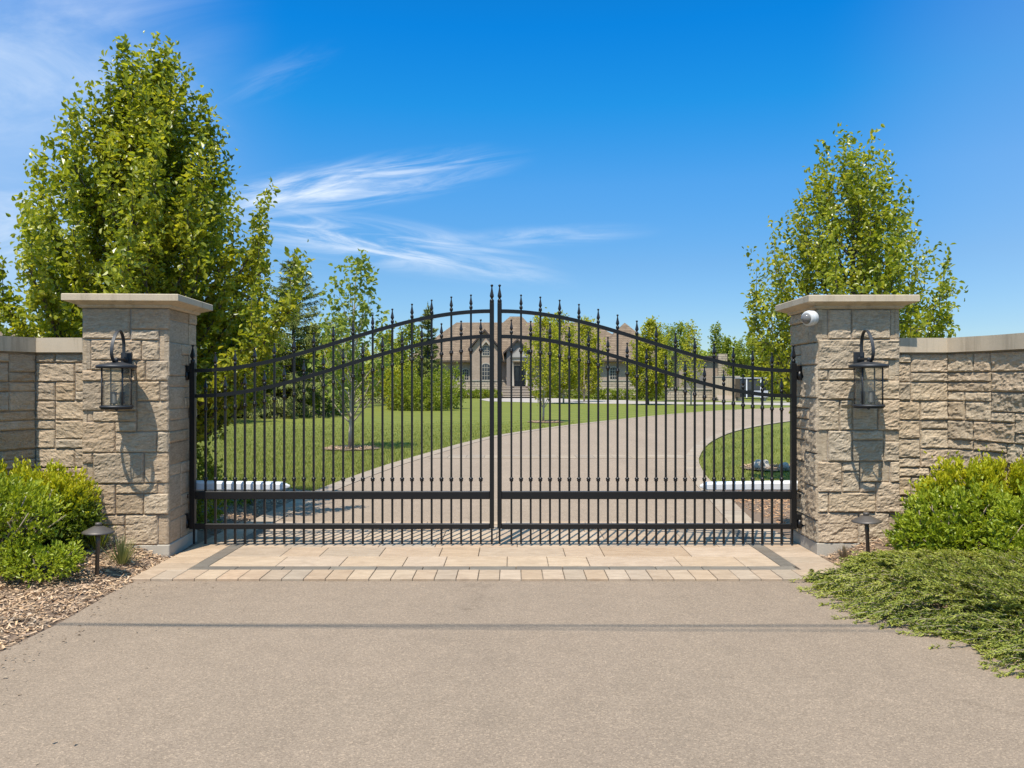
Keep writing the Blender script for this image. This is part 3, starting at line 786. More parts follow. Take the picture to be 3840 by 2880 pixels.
garden_wall('garden_wall', [(3.56,7.62),(4.085,7.62),(4.26,7.2),(4.34,6.8),(4.50,6.0),(4.9,5.0),(5.9,4.2)], 2.03, M['stone_r'],
            'sunlit stone garden wall curving forward right of the gate', 33, 1)

# ------------------------------------------------------------------ gate
YG = 7.95; SC = F/YG
gz = lambda py: WZ(py, YG)
ZHI, ZLO = gz(1167), gz(1390); LHI, LLO = gz(1262), gz(1485)
def finial_mesh(s=1.0):
    m = MB()
    m.lathe([(.0135*s,0),(.0165*s,.003*s),(.0165*s,.022*s),(.0125*s,.026*s),(.010*s,.032*s)], n=12)
    m.lathe([(.006*s,.030*s),(.014*s,.040*s),(.0225*s,.052*s),(.0205*s,.062*s),(.013*s,.088*s),(.0075*s,.112*s),(.0062*s,.126*s)], n=4, smooth=False, rot0=PI/4)
    m.lathe([(.006*s,.124*s),(.0105*s,.130*s),(.0105*s,.137*s),(.005*s,.142*s)], n=8)
    return m.mesh('finial')
FIN = finial_mesh(); FINB = finial_mesh(1.28)
kn = MB(); kn.lathe([(.0115,-.032),(.0145,-.012),(.0215,-.006),(.0215,.001),(.016,.004),(.019,.009),(.019,.013),(.0105,.020)], n=12); KN = kn.mesh('knuckle')
kl = MB(); kl.lathe([(.0105,-.022),(.019,-.012),(.019,-.006),(.016,-.002),(.022,.003),(.022,.010),(.014,.018),(.0105,.023)], n=12); KL = kl.mesh('knuckle')
def gate_leaf(xh, xc, x_first, x_last, label):
    sgn = 1 if xc > xh else -1
    t = empty('gate_leaf', (xh, YG, 0), 0, label, 'gate', 'leaves of the iron gate'); org = (xh, YG, 0)
    arc = lambda x, lo, hi: lo+(hi-lo)*(1-math.cos(PI*max(0, min(1, (x-xh)/(xc-xh)))))/2
    hp = MB().bbox(xh-.026, YG-.026, gz(1983), xh+.026, YG+.026, gz(1362), .003).build('hinge_post', M['black'], t, org)
    link('finial', FINB, M['black'], hp, (0, 0, gz(1362)-.001))
    mp_ = MB().bbox(xc-.0215, YG-.0215, gz(1981), xc+.0215, YG+.0215, gz(1136), .003).build('meeting_post', M['black'], t, org)
    link('finial', FINB, M['black'], mp_, (xc-xh, 0, gz(1136)-.001))
    xa, xb = xh+sgn*.0255, xc-sgn*.021
    for lo, hi in ((ZLO, ZHI), (LLO, LHI)):
        V = []; Fs = []; n = 48
        for i in range(n+1):
            x = xa+(xb-xa)*i/n; z = arc(x, lo, hi)
            dz = (arc(x+.01, lo, hi)-arc(x-.01, lo, hi))/.02; q = .018/math.sqrt(1+dz*dz)
            nx, nz = -dz*q, q
            V += [(x-nx, YG-.0165, z-nz), (x-nx, YG+.0165, z-nz), (x+nx, YG+.0165, z+nz), (x+nx, YG-.0165, z+nz)]
        for i in range(n):
            for k in range(4): Fs.append((i*4+k, i*4+(k+1) % 4, i*4+4+(k+1) % 4, i*4+4+k))
        MB().add(V, Fs).build('arched_rail', M['black'], t, org)
    MB().bbox(min(xa, xb), YG-.0235, gz(1871), max(xa, xb), YG+.0235, gz(1842), .004).build('middle_rail', M['black'], t, org)
    MB().bbox(min(xa, xb), YG-.0215, gz(1983), max(xa, xb), YG+.0215, gz(1963), .004).build('bottom_rail', M['black'], t, org)
    for i in range(29):
        x = x_first+(x_last-x_first)*i/28
        top = arc(x, LLO, LHI) if i % 2 == 0 else arc(x, ZLO, ZHI)
        zt = top+.030
        b = .0096
        p = MB().box(x-b, YG-b, .038, x+b, YG+b, zt).build('picket', M['black'], t, org)
        link('finial', FIN, M['black'], p, (x-xh, 0, zt-.001))
        link('knuckle', KN, M['black'], p, (x-xh, 0, arc(x, LLO, LHI)-.132))
        link('knuckle', KL, M['black'], p, (x-xh, 0, gz(1798)))
    # two short drop pickets under the end posts
    for x in (xh+sgn*.012, xc): MB().box(x-.009, YG-.009, .038, x+.009, YG+.009, gz(1983)+.001).build('picket', M['black'], t, org)
    for z in (gz(1400), gz(1955)):
        m = MB()
        m.bbox(xh-sgn*.026 if sgn < 0 else xh-.075, YG-.03, z+.02, xh+.075 if sgn < 0 else xh-.026, YG+.03, z+.075, .004)
        m.lathe([(.027,-.065),(.027,.018)], (xh-sgn*.060, YG-.004, z), 14)
        m.lathe([(.011,-.055),(.011,.07)], (xh-sgn*.060, YG-.004, z), 10)
        m.bbox(min(xh-sgn*.115, xh-sgn*.055), YG-.034, z-.07, max(xh-sgn*.125, xh-sgn*.055), YG+.034, z+.012, .004)
        m.build('hinge', M['black'], t, org)
    return t
XHL, XCL, XCR, XHR = WX(723, YG), WX(1844.5, YG), WX(1873.5, YG), WX(2975, YG)
gate_leaf(XHL, XCL, WX(771, YG), WX(1803, YG), 'black iron gate leaf hung on the left pillar, rising towards the middle')
gate_leaf(XHR, XCR, WX(2931, YG), WX(1917.7, YG), 'black iron gate leaf hung on the right pillar, rising towards the middle')

def opener(xp, xe, label):
    y = 8.10; z0, z1 = WZ(1841, y), WZ(1805, y); s = 1 if xe > xp else -1
    t = empty('gate_opener', (xp, y, z0), 0, label, 'gate opener', 'white arms that open the gate'); org = (xp, y, z0)
    m = MB(); n = 14; V = []; Fs = []
    for i in range(n+1):
        k = i/n; x = xp+(xe-xp)*k
        e = 1 if k < .9 else math.sqrt(max(.05, 1-((k-.9)/.1)**2))
        hh = (z1-z0)*(1-.16*k)*e; zc = (z0+z1)/2+.008*(1-k); wd = .05*e
        for (a, b) in ((-1,-.7),(-.75,-1),(.75,-1),(1,-.7),(1,.55),(.6,1),(-.6,1),(-1,.55)): V.append((x, y+a*wd, zc+b*hh/2))
    for i in range(n):
        for q in range(8): Fs.append((i*8+q, i*8+(q+1) % 8, i*8+8+(q+1) % 8, i*8+8+q))
    Fs += [tuple(range(7,-1,-1)), tuple(n*8+q for q in range(8))]
    m.add(V, Fs).build('housing', M['white'], t, org)
    MB().bbox(min(xp-s*.10, xp+s*.03), y-.14, z0-.05, max(xp-s*.10, xp+s*.03), y+.03, z0-.012, .004).build('pillar_bracket', M['black'], t, org)
    b2 = MB().bbox(min(xp-s*.12, xp-s*.03), y-.20, z0-.10, max(xp-s*.12, xp-s*.03), y-.09, z0-.02, .006)
    b2.build('pillar_bracket', M['black'], t, org)
    xe2 = xe-s*.05
    MB().bbox(xe2-.025, YG+.024, z0-.055, xe2+.025, y+.02, z0+.004, .004).build('gate_bracket', M['black'], t, org)
opener(-3.20, WX(1087, 8.1), 'white gate opener arm fixed behind the gate by the left pillar')
opener(2.84, WX(2624, 8.1), 'white gate opener arm fixed behind the gate by the right pillar')

# ------------------------------------------------------------------ lanterns, path lights, camera
def wall_lantern(px, y_wall, zoff, off, rz, label):
    """axis in front of the wall face; built round its own axis, z measured from the bottom ring"""
    Y = y_wall-off; x = WX(px, Y); zb = zoff
    t = empty('wall_lantern', (x, Y, zb), rz, label, 'lantern', 'lanterns on the gate pillars')
    zc = .365
    MB().bbox(-.048, off-.022, zc-.06, .048, off-.001, zc+.13, .004).build('backplate', M['iron'], t)
    a = MB().bbox(-.013, -.012, zc+.050, .013, off-.02, zc+.072, .003); a.lathe([(.022,-.02),(.022,.0)], (0, off-.03, zc+.062), 12, ax=1)
    a.build('arm', M['iron'], t)
    # tall hoop of flat strap: up from the arm near the wall, over the top, curling down in front onto the cap
    path = [(.155,.085),(.157,.14),(.155,.20),(.140,.255),(.110,.298),(.066,.318),(.020,.308),(-.030,.270),(-.072,.215),(-.096,.155),(-.100,.105),(-.082,.062),(-.050,.036),(-.012,.030)]
    path = smooth_poly(path, 4); V = []; Fs = []
    for i, (y_, z_) in enumerate(path):
        a0 = path[max(0, i-1)]; a1 = path[min(len(path)-1, i+1)]; ty, tz = a1[0]-a0[0], a1[1]-a0[1]; l_ = math.hypot(ty, tz); ny, nz = -tz/l_*.0035, ty/l_*.0035
        for (sx, k_) in ((-.014, 1), (.014, 1), (.014, -1), (-.014, -1)): V.append((sx, y_+ny*k_, zc+z_+nz*k_))
    for i in range(len(path)-1):
        for q in range(4): Fs.append((i*4+q, i*4+(q+1) % 4, i*4+4+(q+1) % 4, i*4+4+q))
    MB().add(V, Fs).build('hoop', M['iron'], t)
    k = MB(); k.lathe([(.006,0),(.008,.02),(.016,.032),(.018,.045),(.012,.058),(.004,.063)], (0,0,zc+.012), 12); k.build('knob', M['iron'], t)
    c = MB(); c.lathe([(.158,-.022),(.168,-.018),(.168,.003),(.150,.010),(.06,.030),(.02,.038)], (0,0,zc), 40); c.build('cap', M['iron'], t)
    for i in range(4):
        an = R(44+90*i)
        MB().tube([(.125*math.cos(an), .125*math.sin(an), .0), (.125*math.cos(an), .125*math.sin(an), zc-.012)], .0075, 6).build('bar', M['iron'], t)
    g = MB(); g.lathe([(.116,.012),(.116,zc-.014)], n=40, cap=False); g.build('glass_cylinder', M['glass'], t)
    r_ = MB()
    r_.lathe([(.116,-.008),(.134,-.008),(.140,.004),(.134,.016),(.116,.016)], n=40, cap=False)
    r_.lathe([(.118,-.018),(.128,-.018),(.128,-.008),(.118,-.008)], n=40, cap=False)
    for i in range(4):
        an = R(44+90*i); r_.tube([(0,0,-.004),(.12*math.cos(an), .12*math.sin(an), -.004)], .005, 6)
    r_.lathe([(.012,.0),(.018,-.012),(.012,-.026),(.004,-.032)], n=12); r_.lathe([(.06,-.004),(.06,.004)], n=20)
    r_.build('bottom_ring', M['iron'], t)
    for i in range(3):
        an = R(30+120*i); cx, cy = .045*math.cos(an), .045*math.sin(an)
        s_ = MB(); s_.lathe([(.024,.03),(.024,.045),(.020,.046),(.020,.135)], (cx,cy,0), 14); s_.tube([(0,0,.012),(cx*.7,cy*.7,.012),(cx,cy,.034)], .007, 6); so_ = s_.build('socket', M['socket'], t)
        b_ = MB(); b_.lathe([(.008,.135),(.016,.155),(.016,.185),(.008,.215),(.002,.228)], (cx,cy,0), 12); b_.build('bulb', M['bulb'], so_)
    return t
wall_lantern(437, 7.43, WZ(1527, 7.2), .225, aL, 'dark grey hooped lantern on the left pillar')
wall_lantern(3257, 7.515, WZ(1523, 7.29), .225, -.02, 'dark grey hooped lantern on the right pillar below the white camera')

def path_light(x, y, z0, h, lean, label):
    t = empty('path_light', (x, y, z0), 0, label, 'path light', 'mushroom path lights'); t.rotation_euler = (0, lean, 0)
    MB().lathe([(.016,-.08),(.016,h*.62),(.019,h*.63),(.019,h*.70),(.016,h*.71),(.024,h-.085)], n=14).build('stake', M['bronze'], t)
    MB().lathe([(.120,h-.083),(.123,h-.078),(.105,h-.066),(.045,h-.034),(.024,h-.026)], n=32).build('hat', M['bronze'], t)
    MB().lathe([(.024,h-.03),(.026,h-.012),(.024,h-.002),(.012,h)], n=16).build('knob', M['bronze'], t)
path_light(-3.36, 6.58, .03, .45, .035, 'bronze path light in the open mulch left of the drive')
path_light(3.06, 6.98, .07, .43, -.05, 'bronze path light rising behind the juniper right of the drive')

t = empty('security_camera', (WX(3045, 7.46), 7.47, WZ(1190, 7.4)), 0, 'white dome security camera under the right pillar cap', 'camera')
d = Vector((-.85, -.5, -.12)).normalized()
def along(profile, d, n=20):
    m = MB(); m.lathe(profile, n=n); q = d.to_track_quat('Z', 'Y'); m.v = [tuple(q @ Vector(v)) for v in m.v]; return m
along([(.02,-.03),(.062,-.025),(.068,-.01),(.068,.055),(.062,.066),(.052,.070)], d, 28).build('body', M['white_pl'], t)
along([(.050,.068),(.047,.084),(.036,.102),(.018,.113),(.002,.116)], d, 28).build('dome', M['dome'], t)
along([(.069,.030),(.071,.034),(.069,.038)], d, 28).build('seam_ring', M['white'], t)
MB().lathe([(.045,-.02),(.045,.01)], (.03, .055, .0), 20, ax=1).build('wall_mount', M['white_pl'], t)

# two spans of an overhead cable that cross high above the drive, only their shadow is in view
for dz, y0, x_, lab in ((7.0, 5.38, 0, 'nearer'), (7.0, 5.29, 0, 'farther')):
    pts = [(x, y0-.44*dz+(-.020*x if y0 < 5.3 else .0)+(.0016*x*x), dz+.0012*x*x) for x in range(-30, 31, 3)]
    tb = MB().tube(pts, .014 if y0 > 5.3 else .008, 6)
    tag(tb.build('overhead_cable', M['cable']), 'black overhead cable high above the drive, casting a thin shadow line', 'cable', 'overhead cables')

# ------------------------------------------------------------------ trees and shrubs
def grow(seed, h, prof, n_limbs, z0, trunk_r, leaf, n_leaf, up=.75, tw_len=.38, spread=.06, start=.25, wob=.10, leader=1.0, tw_den=8.0, lean=None, spire=1):
    """central leader with ascending limbs; returns trunk mesh builder and leaf arrays in local coordinates"""
    r = random.Random(seed); q = np.random.default_rng(seed)
    tb = MB(); twigs = []
    lx, ly = (r.uniform(-.05, .05)*h if lean is None else lean), r.uniform(-.05, .05)*h
    lead = [Vector((lx*t*t + .03*math.sin(t*5+seed), ly*t*t, h*leader*t)) for t in [i/10 for i in range(11)]]
    tb.tube(lead, trunk_r, 8, trunk_r*.12)
    def on(t):
        i = min(9, int(t*10)); return lead[i].lerp(lead[i+1], t*10-i)
    ga = r.uniform(0, 6)
    for i in range(n_limbs):
        f = (i+.5)/n_limbs
        ze = z0+(h-z0)*f**.85                           # height at which the limb ends
        rad = prof((ze-z0)/(h-z0))*r.uniform(.72, 1.12)
        ga += 2.39996+r.uniform(-.3, .3)
        rise = min(ze*.8-.2, rad*r.uniform(up*.8, up*1.5)+.25)
        zs = max(.35*z0, ze-rise)
        p0 = on(min(.97, zs/(h*leader)))
        end = Vector((math.cos(ga)*rad+lx*(ze/h)**2, math.sin(ga)*rad+ly*(ze/h)**2, ze))
        mid = p0.lerp(end, .5)+Vector((math.cos(ga)*rad*.14, math.sin(ga)*rad*.14, -rise*.10))
        pts = []
        for k in range(8):
            s = k/7; p = p0*(1-s)**2+mid*2*s*(1-s)+end*s*s
            pts.append(p+Vector((r.gauss(0, 1), r.gauss(0, 1), r.gauss(0, .6)))*wob*.25*s*rad/1.5)
        lr = trunk_r*(.42-.25*f)
        tb.tube(pts, lr, 5, lr*.18)
        Ln = sum((b-a).length for a, b in zip(pts, pts[1:]))
        nt_ = max(4, int(Ln*tw_den))
        for k in range(nt_):
            s = start+(1-start)*(k+r.random())/nt_
            a = min(6, int(s*7)); p = pts[a].lerp(pts[a+1], s*7-a); tan = (pts[a+1]-pts[a]).normalized()
            d = (tan*.75+Vector((r.gauss(0, .62), r.gauss(0, .62), r.gauss(.30, .40)))).normalized()
            ln = tw_len*r.uniform(.5, 1.2)*(1.12-.45*s)
            twigs.append((p, d, ln))
            if ln > tw_len*.55: tb.tube([p, p+d*ln*.55+Vector((0,0,.01)), p+d*ln], lr*.22+.002, 3, .0015)
        for k in range(spire):                                # shoots that stand above the crown's outline
            twigs.append((pts[-1]+Vector((0, 0, tw_len*.7*k)), (pts[-1]-pts[-2]).normalized()*.3+Vector((r.gauss(0, .15), r.gauss(0, .15), .9)), tw_len*1.3))
        if spire > 1: tb.tube([pts[-1], pts[-1]+Vector((0, 0, tw_len*.7*spire))], lr*.18+.002, 3, .0015)
    for k in range(6): twigs.append((lead[-1]-Vector((0,0,.06*h*k/6)), Vector((r.gauss(0,.45), r.gauss(0,.45), .9)), tw_len*1.2))
    T = np.array([(*p, *d.normalized(), l) for p, d, l in twigs])
    idx = q.choice(len(T), n_leaf, p=T[:, 6]/T[:, 6].sum())
    s = q.uniform(.1, 1.05, n_leaf)[:, None]
    P = T[idx, :3]+T[idx, 3:6]*T[idx, 6:7]*s+q.normal(0, spread, (n_leaf, 3))
    D = q.normal(0, 1, (n_leaf, 3))+T[idx, 3:6]*.7; D[:, 2] -= .45
    N = q.normal(0, .75, (n_leaf, 3)); N[:, 2] += .75
    rad = P.copy(); rad[:, 2] *= .15; N += unit(rad)*.5
    L = leaf*q.uniform(.6, 1.2, n_leaf)
    return tb, (P, D, N, L)

def plant_tree(name, loc, tb, lv, bark, lmat, label, cat, group=None, wl=.62, rz=0.0, part='crown'):
    t = empty(name, loc, rz, label, cat, group)
    tb.build('trunk', bark, t)
    P, D, N, L = lv
    link(part, leaf_mesh(part, P, D, N, L, L*wl), lmat, t)
    return t
def pf(*kv):
    xs = [k for k, v in kv]; ys = [v for k, v in kv]
    return lambda t: float(np.interp(t, xs, ys))

tb, lv = grow(14, 5.06, pf((0,1.6),(.18,1.80),(.34,1.70),(.50,1.30),(.66,.90),(.82,.56),(1,.18)), 108, 1.55, .095, .076, 70000, up=.95, spread=.052, tw_len=.33, tw_den=13, lean=.30, spire=2)
plant_tree('pear_tree', (-4.58, 9.85, 0), tb, lv, M['bark'], M['pear'], 'tall leafy pear tree rising behind the left gate pillar', 'tree')
tb, lv = grow(23, 4.95, pf((0,1.5),(.25,1.7),(.45,1.45),(.62,.95),(.81,.68),(.95,.45),(1,.22)), 62, 1.75, .085, .084, 21500, up=1.15, spread=.06, tw_len=.38, start=.44, tw_den=9, lean=.1, spire=2)
plant_tree('pear_tree', (5.42, 13.0, 0), tb, lv, M['bark'], M['pear'], 'shorter pear tree with gaps in its crown behind the right gate pillar', 'tree')
tb, lv = grow(31, 4.5, pf((0,.9),(.25,1.05),(.5,.85),(.8,.55),(1,.25)), 26, 1.7, .055, .13, 1350, up=1.3, spread=.06, tw_len=.36, tw_den=5, lean=.22)
plant_tree('tulip_tree', (-4.05, 20.4, 0), tb, lv, M['bark_pale'], M['tulip'], 'young sparse tree on the lawn in its own ring of mulch', 'tree', wl=.85)

def spruce(seed, h, rad, n_whorl, dens=1.0, droop=.35, nl=.13):
    r = random.Random(seed); q = np.random.default_rng(seed); tb = MB(); PP = []; DD = []
    tb.tube([(0,0,0), (r.uniform(-.05,.05),0,h*.5), (0,r.uniform(-.05,.05),h)], .018*h, 7, .004*h)
    for i in range(n_whorl):
        f = i/n_whorl; z = h*(.06+.92*f**.92); L0 = rad*(1-f)**.8+.12
        for k in range(r.randint(5, 7)):
            a = r.uniform(0, 2*PI); L = L0*r.uniform(.6, 1.15)
            p = [Vector((math.cos(a)*L*s, math.sin(a)*L*s, z+L*(.20*s*(f-.15)*2.2-droop*s*s*(1-f)+.16*s**4))) for s in (0, .25, .5, .75, 1)]
            tb.tube(p, .006*h*(1-f)+.006, 4, .003)
            n = int(46*L*dens)+10
            for s in range(n):
                u = r.uniform(.12, 1)*4; j = min(3, int(u)); b = p[j].lerp(p[j+1], u-j); d = (p[j+1]-p[j]).normalized()
                side = Vector((-d.y, d.x, 0))*r.choice((-1, 1))
                ln = L*.30*(1-u/4*.55)*r.uniform(.3, 1)
                e = d*.7+side*.8+Vector((0, 0, -.55-.5*(1-f)+r.gauss(0, .2)))
                for w_ in range(3):
                    PP.append(tuple(b+e.normalized()*ln*(w_/3)+Vector((r.gauss(0,.02), r.gauss(0,.02), r.gauss(0,.02))))); DD.append(tuple(e+Vector((r.gauss(0,.5), r.gauss(0,.5), r.gauss(0,.4)))))
    for k in range(40):
        PP.append((r.gauss(0,.03), r.gauss(0,.03), h*r.uniform(.93, 1.02))); DD.append((r.gauss(0,.6), r.gauss(0,.6), 1))
    P = np.array(PP); D = np.array(DD); n = len(P)
    me = blade_mesh('crown', P, D, q.normal(0, 1, (n, 3)), nl*q.uniform(.7, 1.4, n), nl*.30*q.uniform(.7, 1.3, n))
    return tb, me
def plant_spruce(loc, label, seed, h, rad, nw, group='spruces behind the lawn', **kw):
    t = empty('spruce_tree', loc, 0, label, 'tree', group); tb, me = spruce(seed, h, rad, nw, **kw)
    tb.build('trunk', M['bark_dark'], t); link('crown', me, M['spruce'], t); return t
plant_spruce((WX(1102, 40), 40, 0), 'tall open spruce standing above the shrubs left of the young tree', 3, 7.9, 3.0, 24, droop=.30, nl=.17, dens=.5)
plant_spruce((WX(905, 39), 39, 0), 'broad spruce with drooping boughs beside the left gate pillar', 4, 5.6, 3.2, 18, droop=.45, nl=.17, dens=.8)
plant_spruce((WX(1606, 54), 54, 0), 'narrow dark spruce in front of the house, above the round shrubs', 8, 6.8, 1.3, 22, dens=1.2, droop=.25, nl=.17)

def shrub(seed, blobs, n, leaf, stems=0, stem_h=.3, wl=.55, upright=.4, shell=.55):
    """leaf clumps spread through the volume of several lobes, denser towards the outside"""
    q = np.random.default_rng(seed); r = random.Random(seed)
    vol = np.array([b[3]*b[4]*b[5] for b in blobs])**.8; idx = q.choice(len(blobs), n, p=vol/vol.sum())
    B = np.array(blobs)[idx]
    d = unit(q.normal(0, 1, (n, 3)))
    # small clumps: snap directions towards random sprig centres so gaps stay between them
    cen = unit(q.normal(0, 1, (90, 3))); dots = d @ cen.T; near = cen[dots.argmax(1)]
    d = unit(d*.55+near*.45)
    rr = (shell+(1-shell)*q.uniform(0, 1, n)**.6)*(1+.13*q.normal(0, 1, n)*.8)
    lump = np.array([1+.22*noise.noise((x*2.6+b[0]*3, y*2.6+b[1]*3, z*2.6+seed)) for (x, y, z), b in zip(d, B)])
    P = B[:, :3]+d*B[:, 3:6]*(rr*lump)[:, None]
    P[:, 2] = np.maximum(P[:, 2], .02)
    D = d*.8+q.normal(0, .6, (n, 3)); D[:, 2] += upright
    N = q.normal(0, .8, (n, 3)); N[:, 2] += .8; N += d*.4
    L = leaf*q.uniform(.6, 1.25, n)
    tb = MB()
    x0 = np.mean([b[0] for b in blobs]); y0 = np.mean([b[1] for b in blobs])
    for k in range(stems):
        b = r.choice(blobs); e = Vector((b[0]+r.gauss(0, .45)*b[3], b[1]+r.gauss(0, .45)*b[4], b[2]+b[5]*r.uniform(.1, .6)))
        s = Vector((x0+r.gauss(0, .10), y0+r.gauss(0, .10), 0)); m = s.lerp(e, .5)+Vector((r.gauss(0,.03), r.gauss(0,.03), .05))
        tb.tube([s, m, e], .0075, 4, .004)
    return tb, (P, D, N, L)
def plant_shrub(name, loc, seed, blobs, n, leaf, lmat, label, cat='shrub', group=None, stems=12, wl=.55, bark=None, tips=0, **kw):
    tb, lv = shrub(seed, blobs, n, leaf, stems, **kw); t = empty(name, loc, 0, label, cat, group)
    if stems: tb.build('stems', bark or M['bark'], t)
    P, D, N, L = lv
    if tips:                                    # this year's yellow shoots stand at the top of the bush
        top = max(b[2]+b[5] for b in blobs); r_ = np.random.default_rng(seed+7)
        k = (P[:, 2]/top+r_.normal(0, .10, len(P))) > 1-tips
        link('new_growth', leaf_mesh('new_growth', P[k], D[k]+np.array([0, 0, .5]), N[k], L[k]*1.1, L[k]*wl*1.1), M['newgrowth'], t)
        P, D, N, L = P[~k], D[~k], N[~k], L[~k]
    link('foliage', leaf_mesh('foliage', P, D, N, L, L*wl), lmat, t); return t

# left bed: yellow-tipped yew behind, leafy shrub with bare stems in front
plant_shrub('yew_shrub', (-4.02, 7.10, .08), 41, [(-.02,0,.40,.38,.34,.36),(-.34,.02,.42,.38,.32,.36),(.14,-.03,.34,.26,.28,.28),(-.6,.0,.40,.3,.3,.34)], 30000, .040, M['yew'],
            'yellow tipped yew bush against the left pillar foot', stems=14, wl=.42, tips=.34)
plant_shrub('leafy_shrub', (-4.05, 6.55, .05), 42, [(-.02,-.02,.58,.38,.26,.20),(-.34,0,.60,.36,.28,.22),(.16,-.05,.44,.26,.22,.20)], 6000, .042, M['privet'],
            'bright leafy shrub with bare tan stems at the left edge', stems=60, wl=.48, bark=M['stem'], upright=.8)
plant_shrub('leafy_shrub', (-3.66, 6.34, .05), 43, [(-.04,.02,.14,.30,.22,.12),(.10,.08,.20,.18,.16,.10),(-.22,.05,.2,.2,.2,.14)], 2300, .040, M['privet'],
            'low bright green shrub at the feet of the left bushes', stems=8, wl=.45, upright=.5)
# right bed
plant_shrub('yew_shrub', (4.02, 6.95, .10), 51, [(-.18,.0,.44,.36,.30,.38),(.18,-.02,.48,.36,.30,.36),(-.40,-.02,.34,.26,.24,.30),(.45,-.1,.42,.3,.3,.38)], 30000, .040, M['yew'],
            'yellow tipped yew hedge bush along the right stone wall', stems=12, wl=.42, tips=.34)
plant_shrub('leafy_shrub', (3.60, 6.68, .08), 52, [(-.08,0,.38,.30,.24,.26),(.22,-.05,.42,.32,.26,.26),(-.24,.02,.24,.22,.22,.20),(.05,-.1,.22,.3,.22,.2)], 7000, .042, M['privet'],
            'bright leafy shrub in front of the right pillar edge', stems=26, wl=.48, bark=M['stem'], upright=.6)
plant_shrub('leafy_shrub', (4.02, 6.30, .05), 53, [(0,0,.40,.30,.26,.34),(.25,0,.42,.3,.26,.34),(-.15,-.06,.22,.24,.2,.2)], 6000, .040, M['privet'],
            'bright leafy shrub at the right edge of the view', stems=18, wl=.48, bark=M['stem'], upright=.6)
plant_shrub('low_shrub', (-3.42, 8.95, 0), 61, [(0,0,.34,.26,.26,.34),(-.15,.1,.5,.3,.3,.35)], 2600, .05, M['mid'], 'dark green shrub behind the left gate pillar', stems=8)
plant_shrub('low_shrub', (-3.55, 10.6, 0), 62, [(0,0,.16,.3,.3,.18)], 700, .045, M['mid'], 'low sprawling shrub in the mulch behind the left leaf of the gate', stems=6)

# spreading juniper: arching sprays that lean out over the drive
def juniper(seed, n_sprays):
    r = random.Random(seed); PP = []; DD = []; LL = []; JJ = []; tb = MB()
    edge = [(2.66,6.74),(2.40,6.60),(2.40,6.3),(2.44,5.85),(2.40,5.6),(2.62,5.32),(2.80,5.05),(2.82,4.65),(2.95,4.3),(3.15,3.9)]
    outer = [(3.30,6.45),(3.6,6.38),(4.0,6.25),(4.1,5.9),(4.3,5.5),(4.2,5.1),(4.1,4.8),(4.0,4.5),(4.0,4.2),(4.0,3.8)]
    for k in range(n_sprays):
        u = r.random()*(len(edge)-1.001); i = int(u); f = u-i
        e = Vector((edge[i][0]*(1-f)+edge[i+1][0]*f, edge[i][1]*(1-f)+edge[i+1][1]*f, 0)); o = Vector((outer[i][0]*(1-f)+outer[i+1][0]*f, outer[i][1]*(1-f)+outer[i+1][1]*f, 0))
        s = r.random()**.9; p = e.lerp(o, s)
        d = (e-o).normalized()*.8+Vector((r.gauss(-.35,.30), r.gauss(-.1,.40), 0))
        d.normalize(); L = r.uniform(.16, .42)
        if s < .22 and r.random() < .30:
            p = p+Vector((-r.uniform(.03, .18), -r.uniform(-.02, .09), 0)); L *= r.uniform(1.1, 1.6)
        elif s < .10: L *= .6
        hgt = (.035+.20*smstep(s/.35)*(1-.42*smstep((p.y-5.9)/.5)))*r.uniform(.25, 1.5)+bed_h(max(2.84, p.x), p.y)*.9
        b = p-d*L*.8; pts = []
        for j in range(6):
            t = j/5; pts.append(b+d*L*t+Vector((0, 0, hgt*(.35+.75*t)+.05*math.sin(t*2.6)-.10*t*t*(1 if s < .2 else .4))))
        for q in pts: q.z = max(q.z, .012)
        tb.tube(pts, .004, 3, .0015)
        for j in range(5):
            a, c = pts[j], pts[j+1]; tan = (c-a).normalized(); side = tan.cross(Vector((0,0,1)))
            if side.length < .01: continue
            side.normalize(); up = side.cross(tan)
            for m in range(int(7+12*(j+1)/5)):
                th = r.uniform(0, 2*PI); q = a.lerp(c, r.random())
                nd_ = tan*.85+(side*math.cos(th)+up*math.sin(th)*.8)*.75
                JJ.append(j); PP.append(tuple(q)); DD.append(tuple(nd_)); LL.append(r.uniform(.014, .034))
                if r.random() < .6:
                    q2 = q+nd_.normalized()*LL[-1]*.6
                    for sg in (-1, 1): JJ.append(j+.3); PP.append(tuple(q2)); DD.append(tuple(nd_.normalized()+side*sg*.7+up*.2)); LL.append(r.uniform(.010, .020))
    P = np.array(PP); D = np.array(DD); L = np.array(LL); J = np.array(JJ); q = np.random.default_rng(seed)
    S = np.cross(D, q.normal(0, .5, D.shape)+np.array([0, 0, 1.0])); tip = J+q.normal(0, .6, len(J)) > 2.5
    return tb, *[blade_mesh(nm, P[k], D[k], S[k], L[k], L[k]*.26+.002) for nm, k in (('foliage', ~tip), ('new_growth', tip))]
t = empty('juniper', (0, 0, 0), 0, 'spreading juniper spilling over the right edge of the drive', 'shrub')
tb, me, me2 = juniper(71, 2500)
t.location = (3.3, 5.8, 0)
me.transform(Matrix.Translation((-3.3, -5.8, 0))); me2.transform(Matrix.Translation((-3.3, -5.8, 0))); tb.v = [(a-3.3, b-5.8, c) for a, b, c in tb.v]
tb.build('twigs', M['stem'], t); link('foliage', me, M['juniper'], t); link('new_growth', me2, M['junitip'], t)

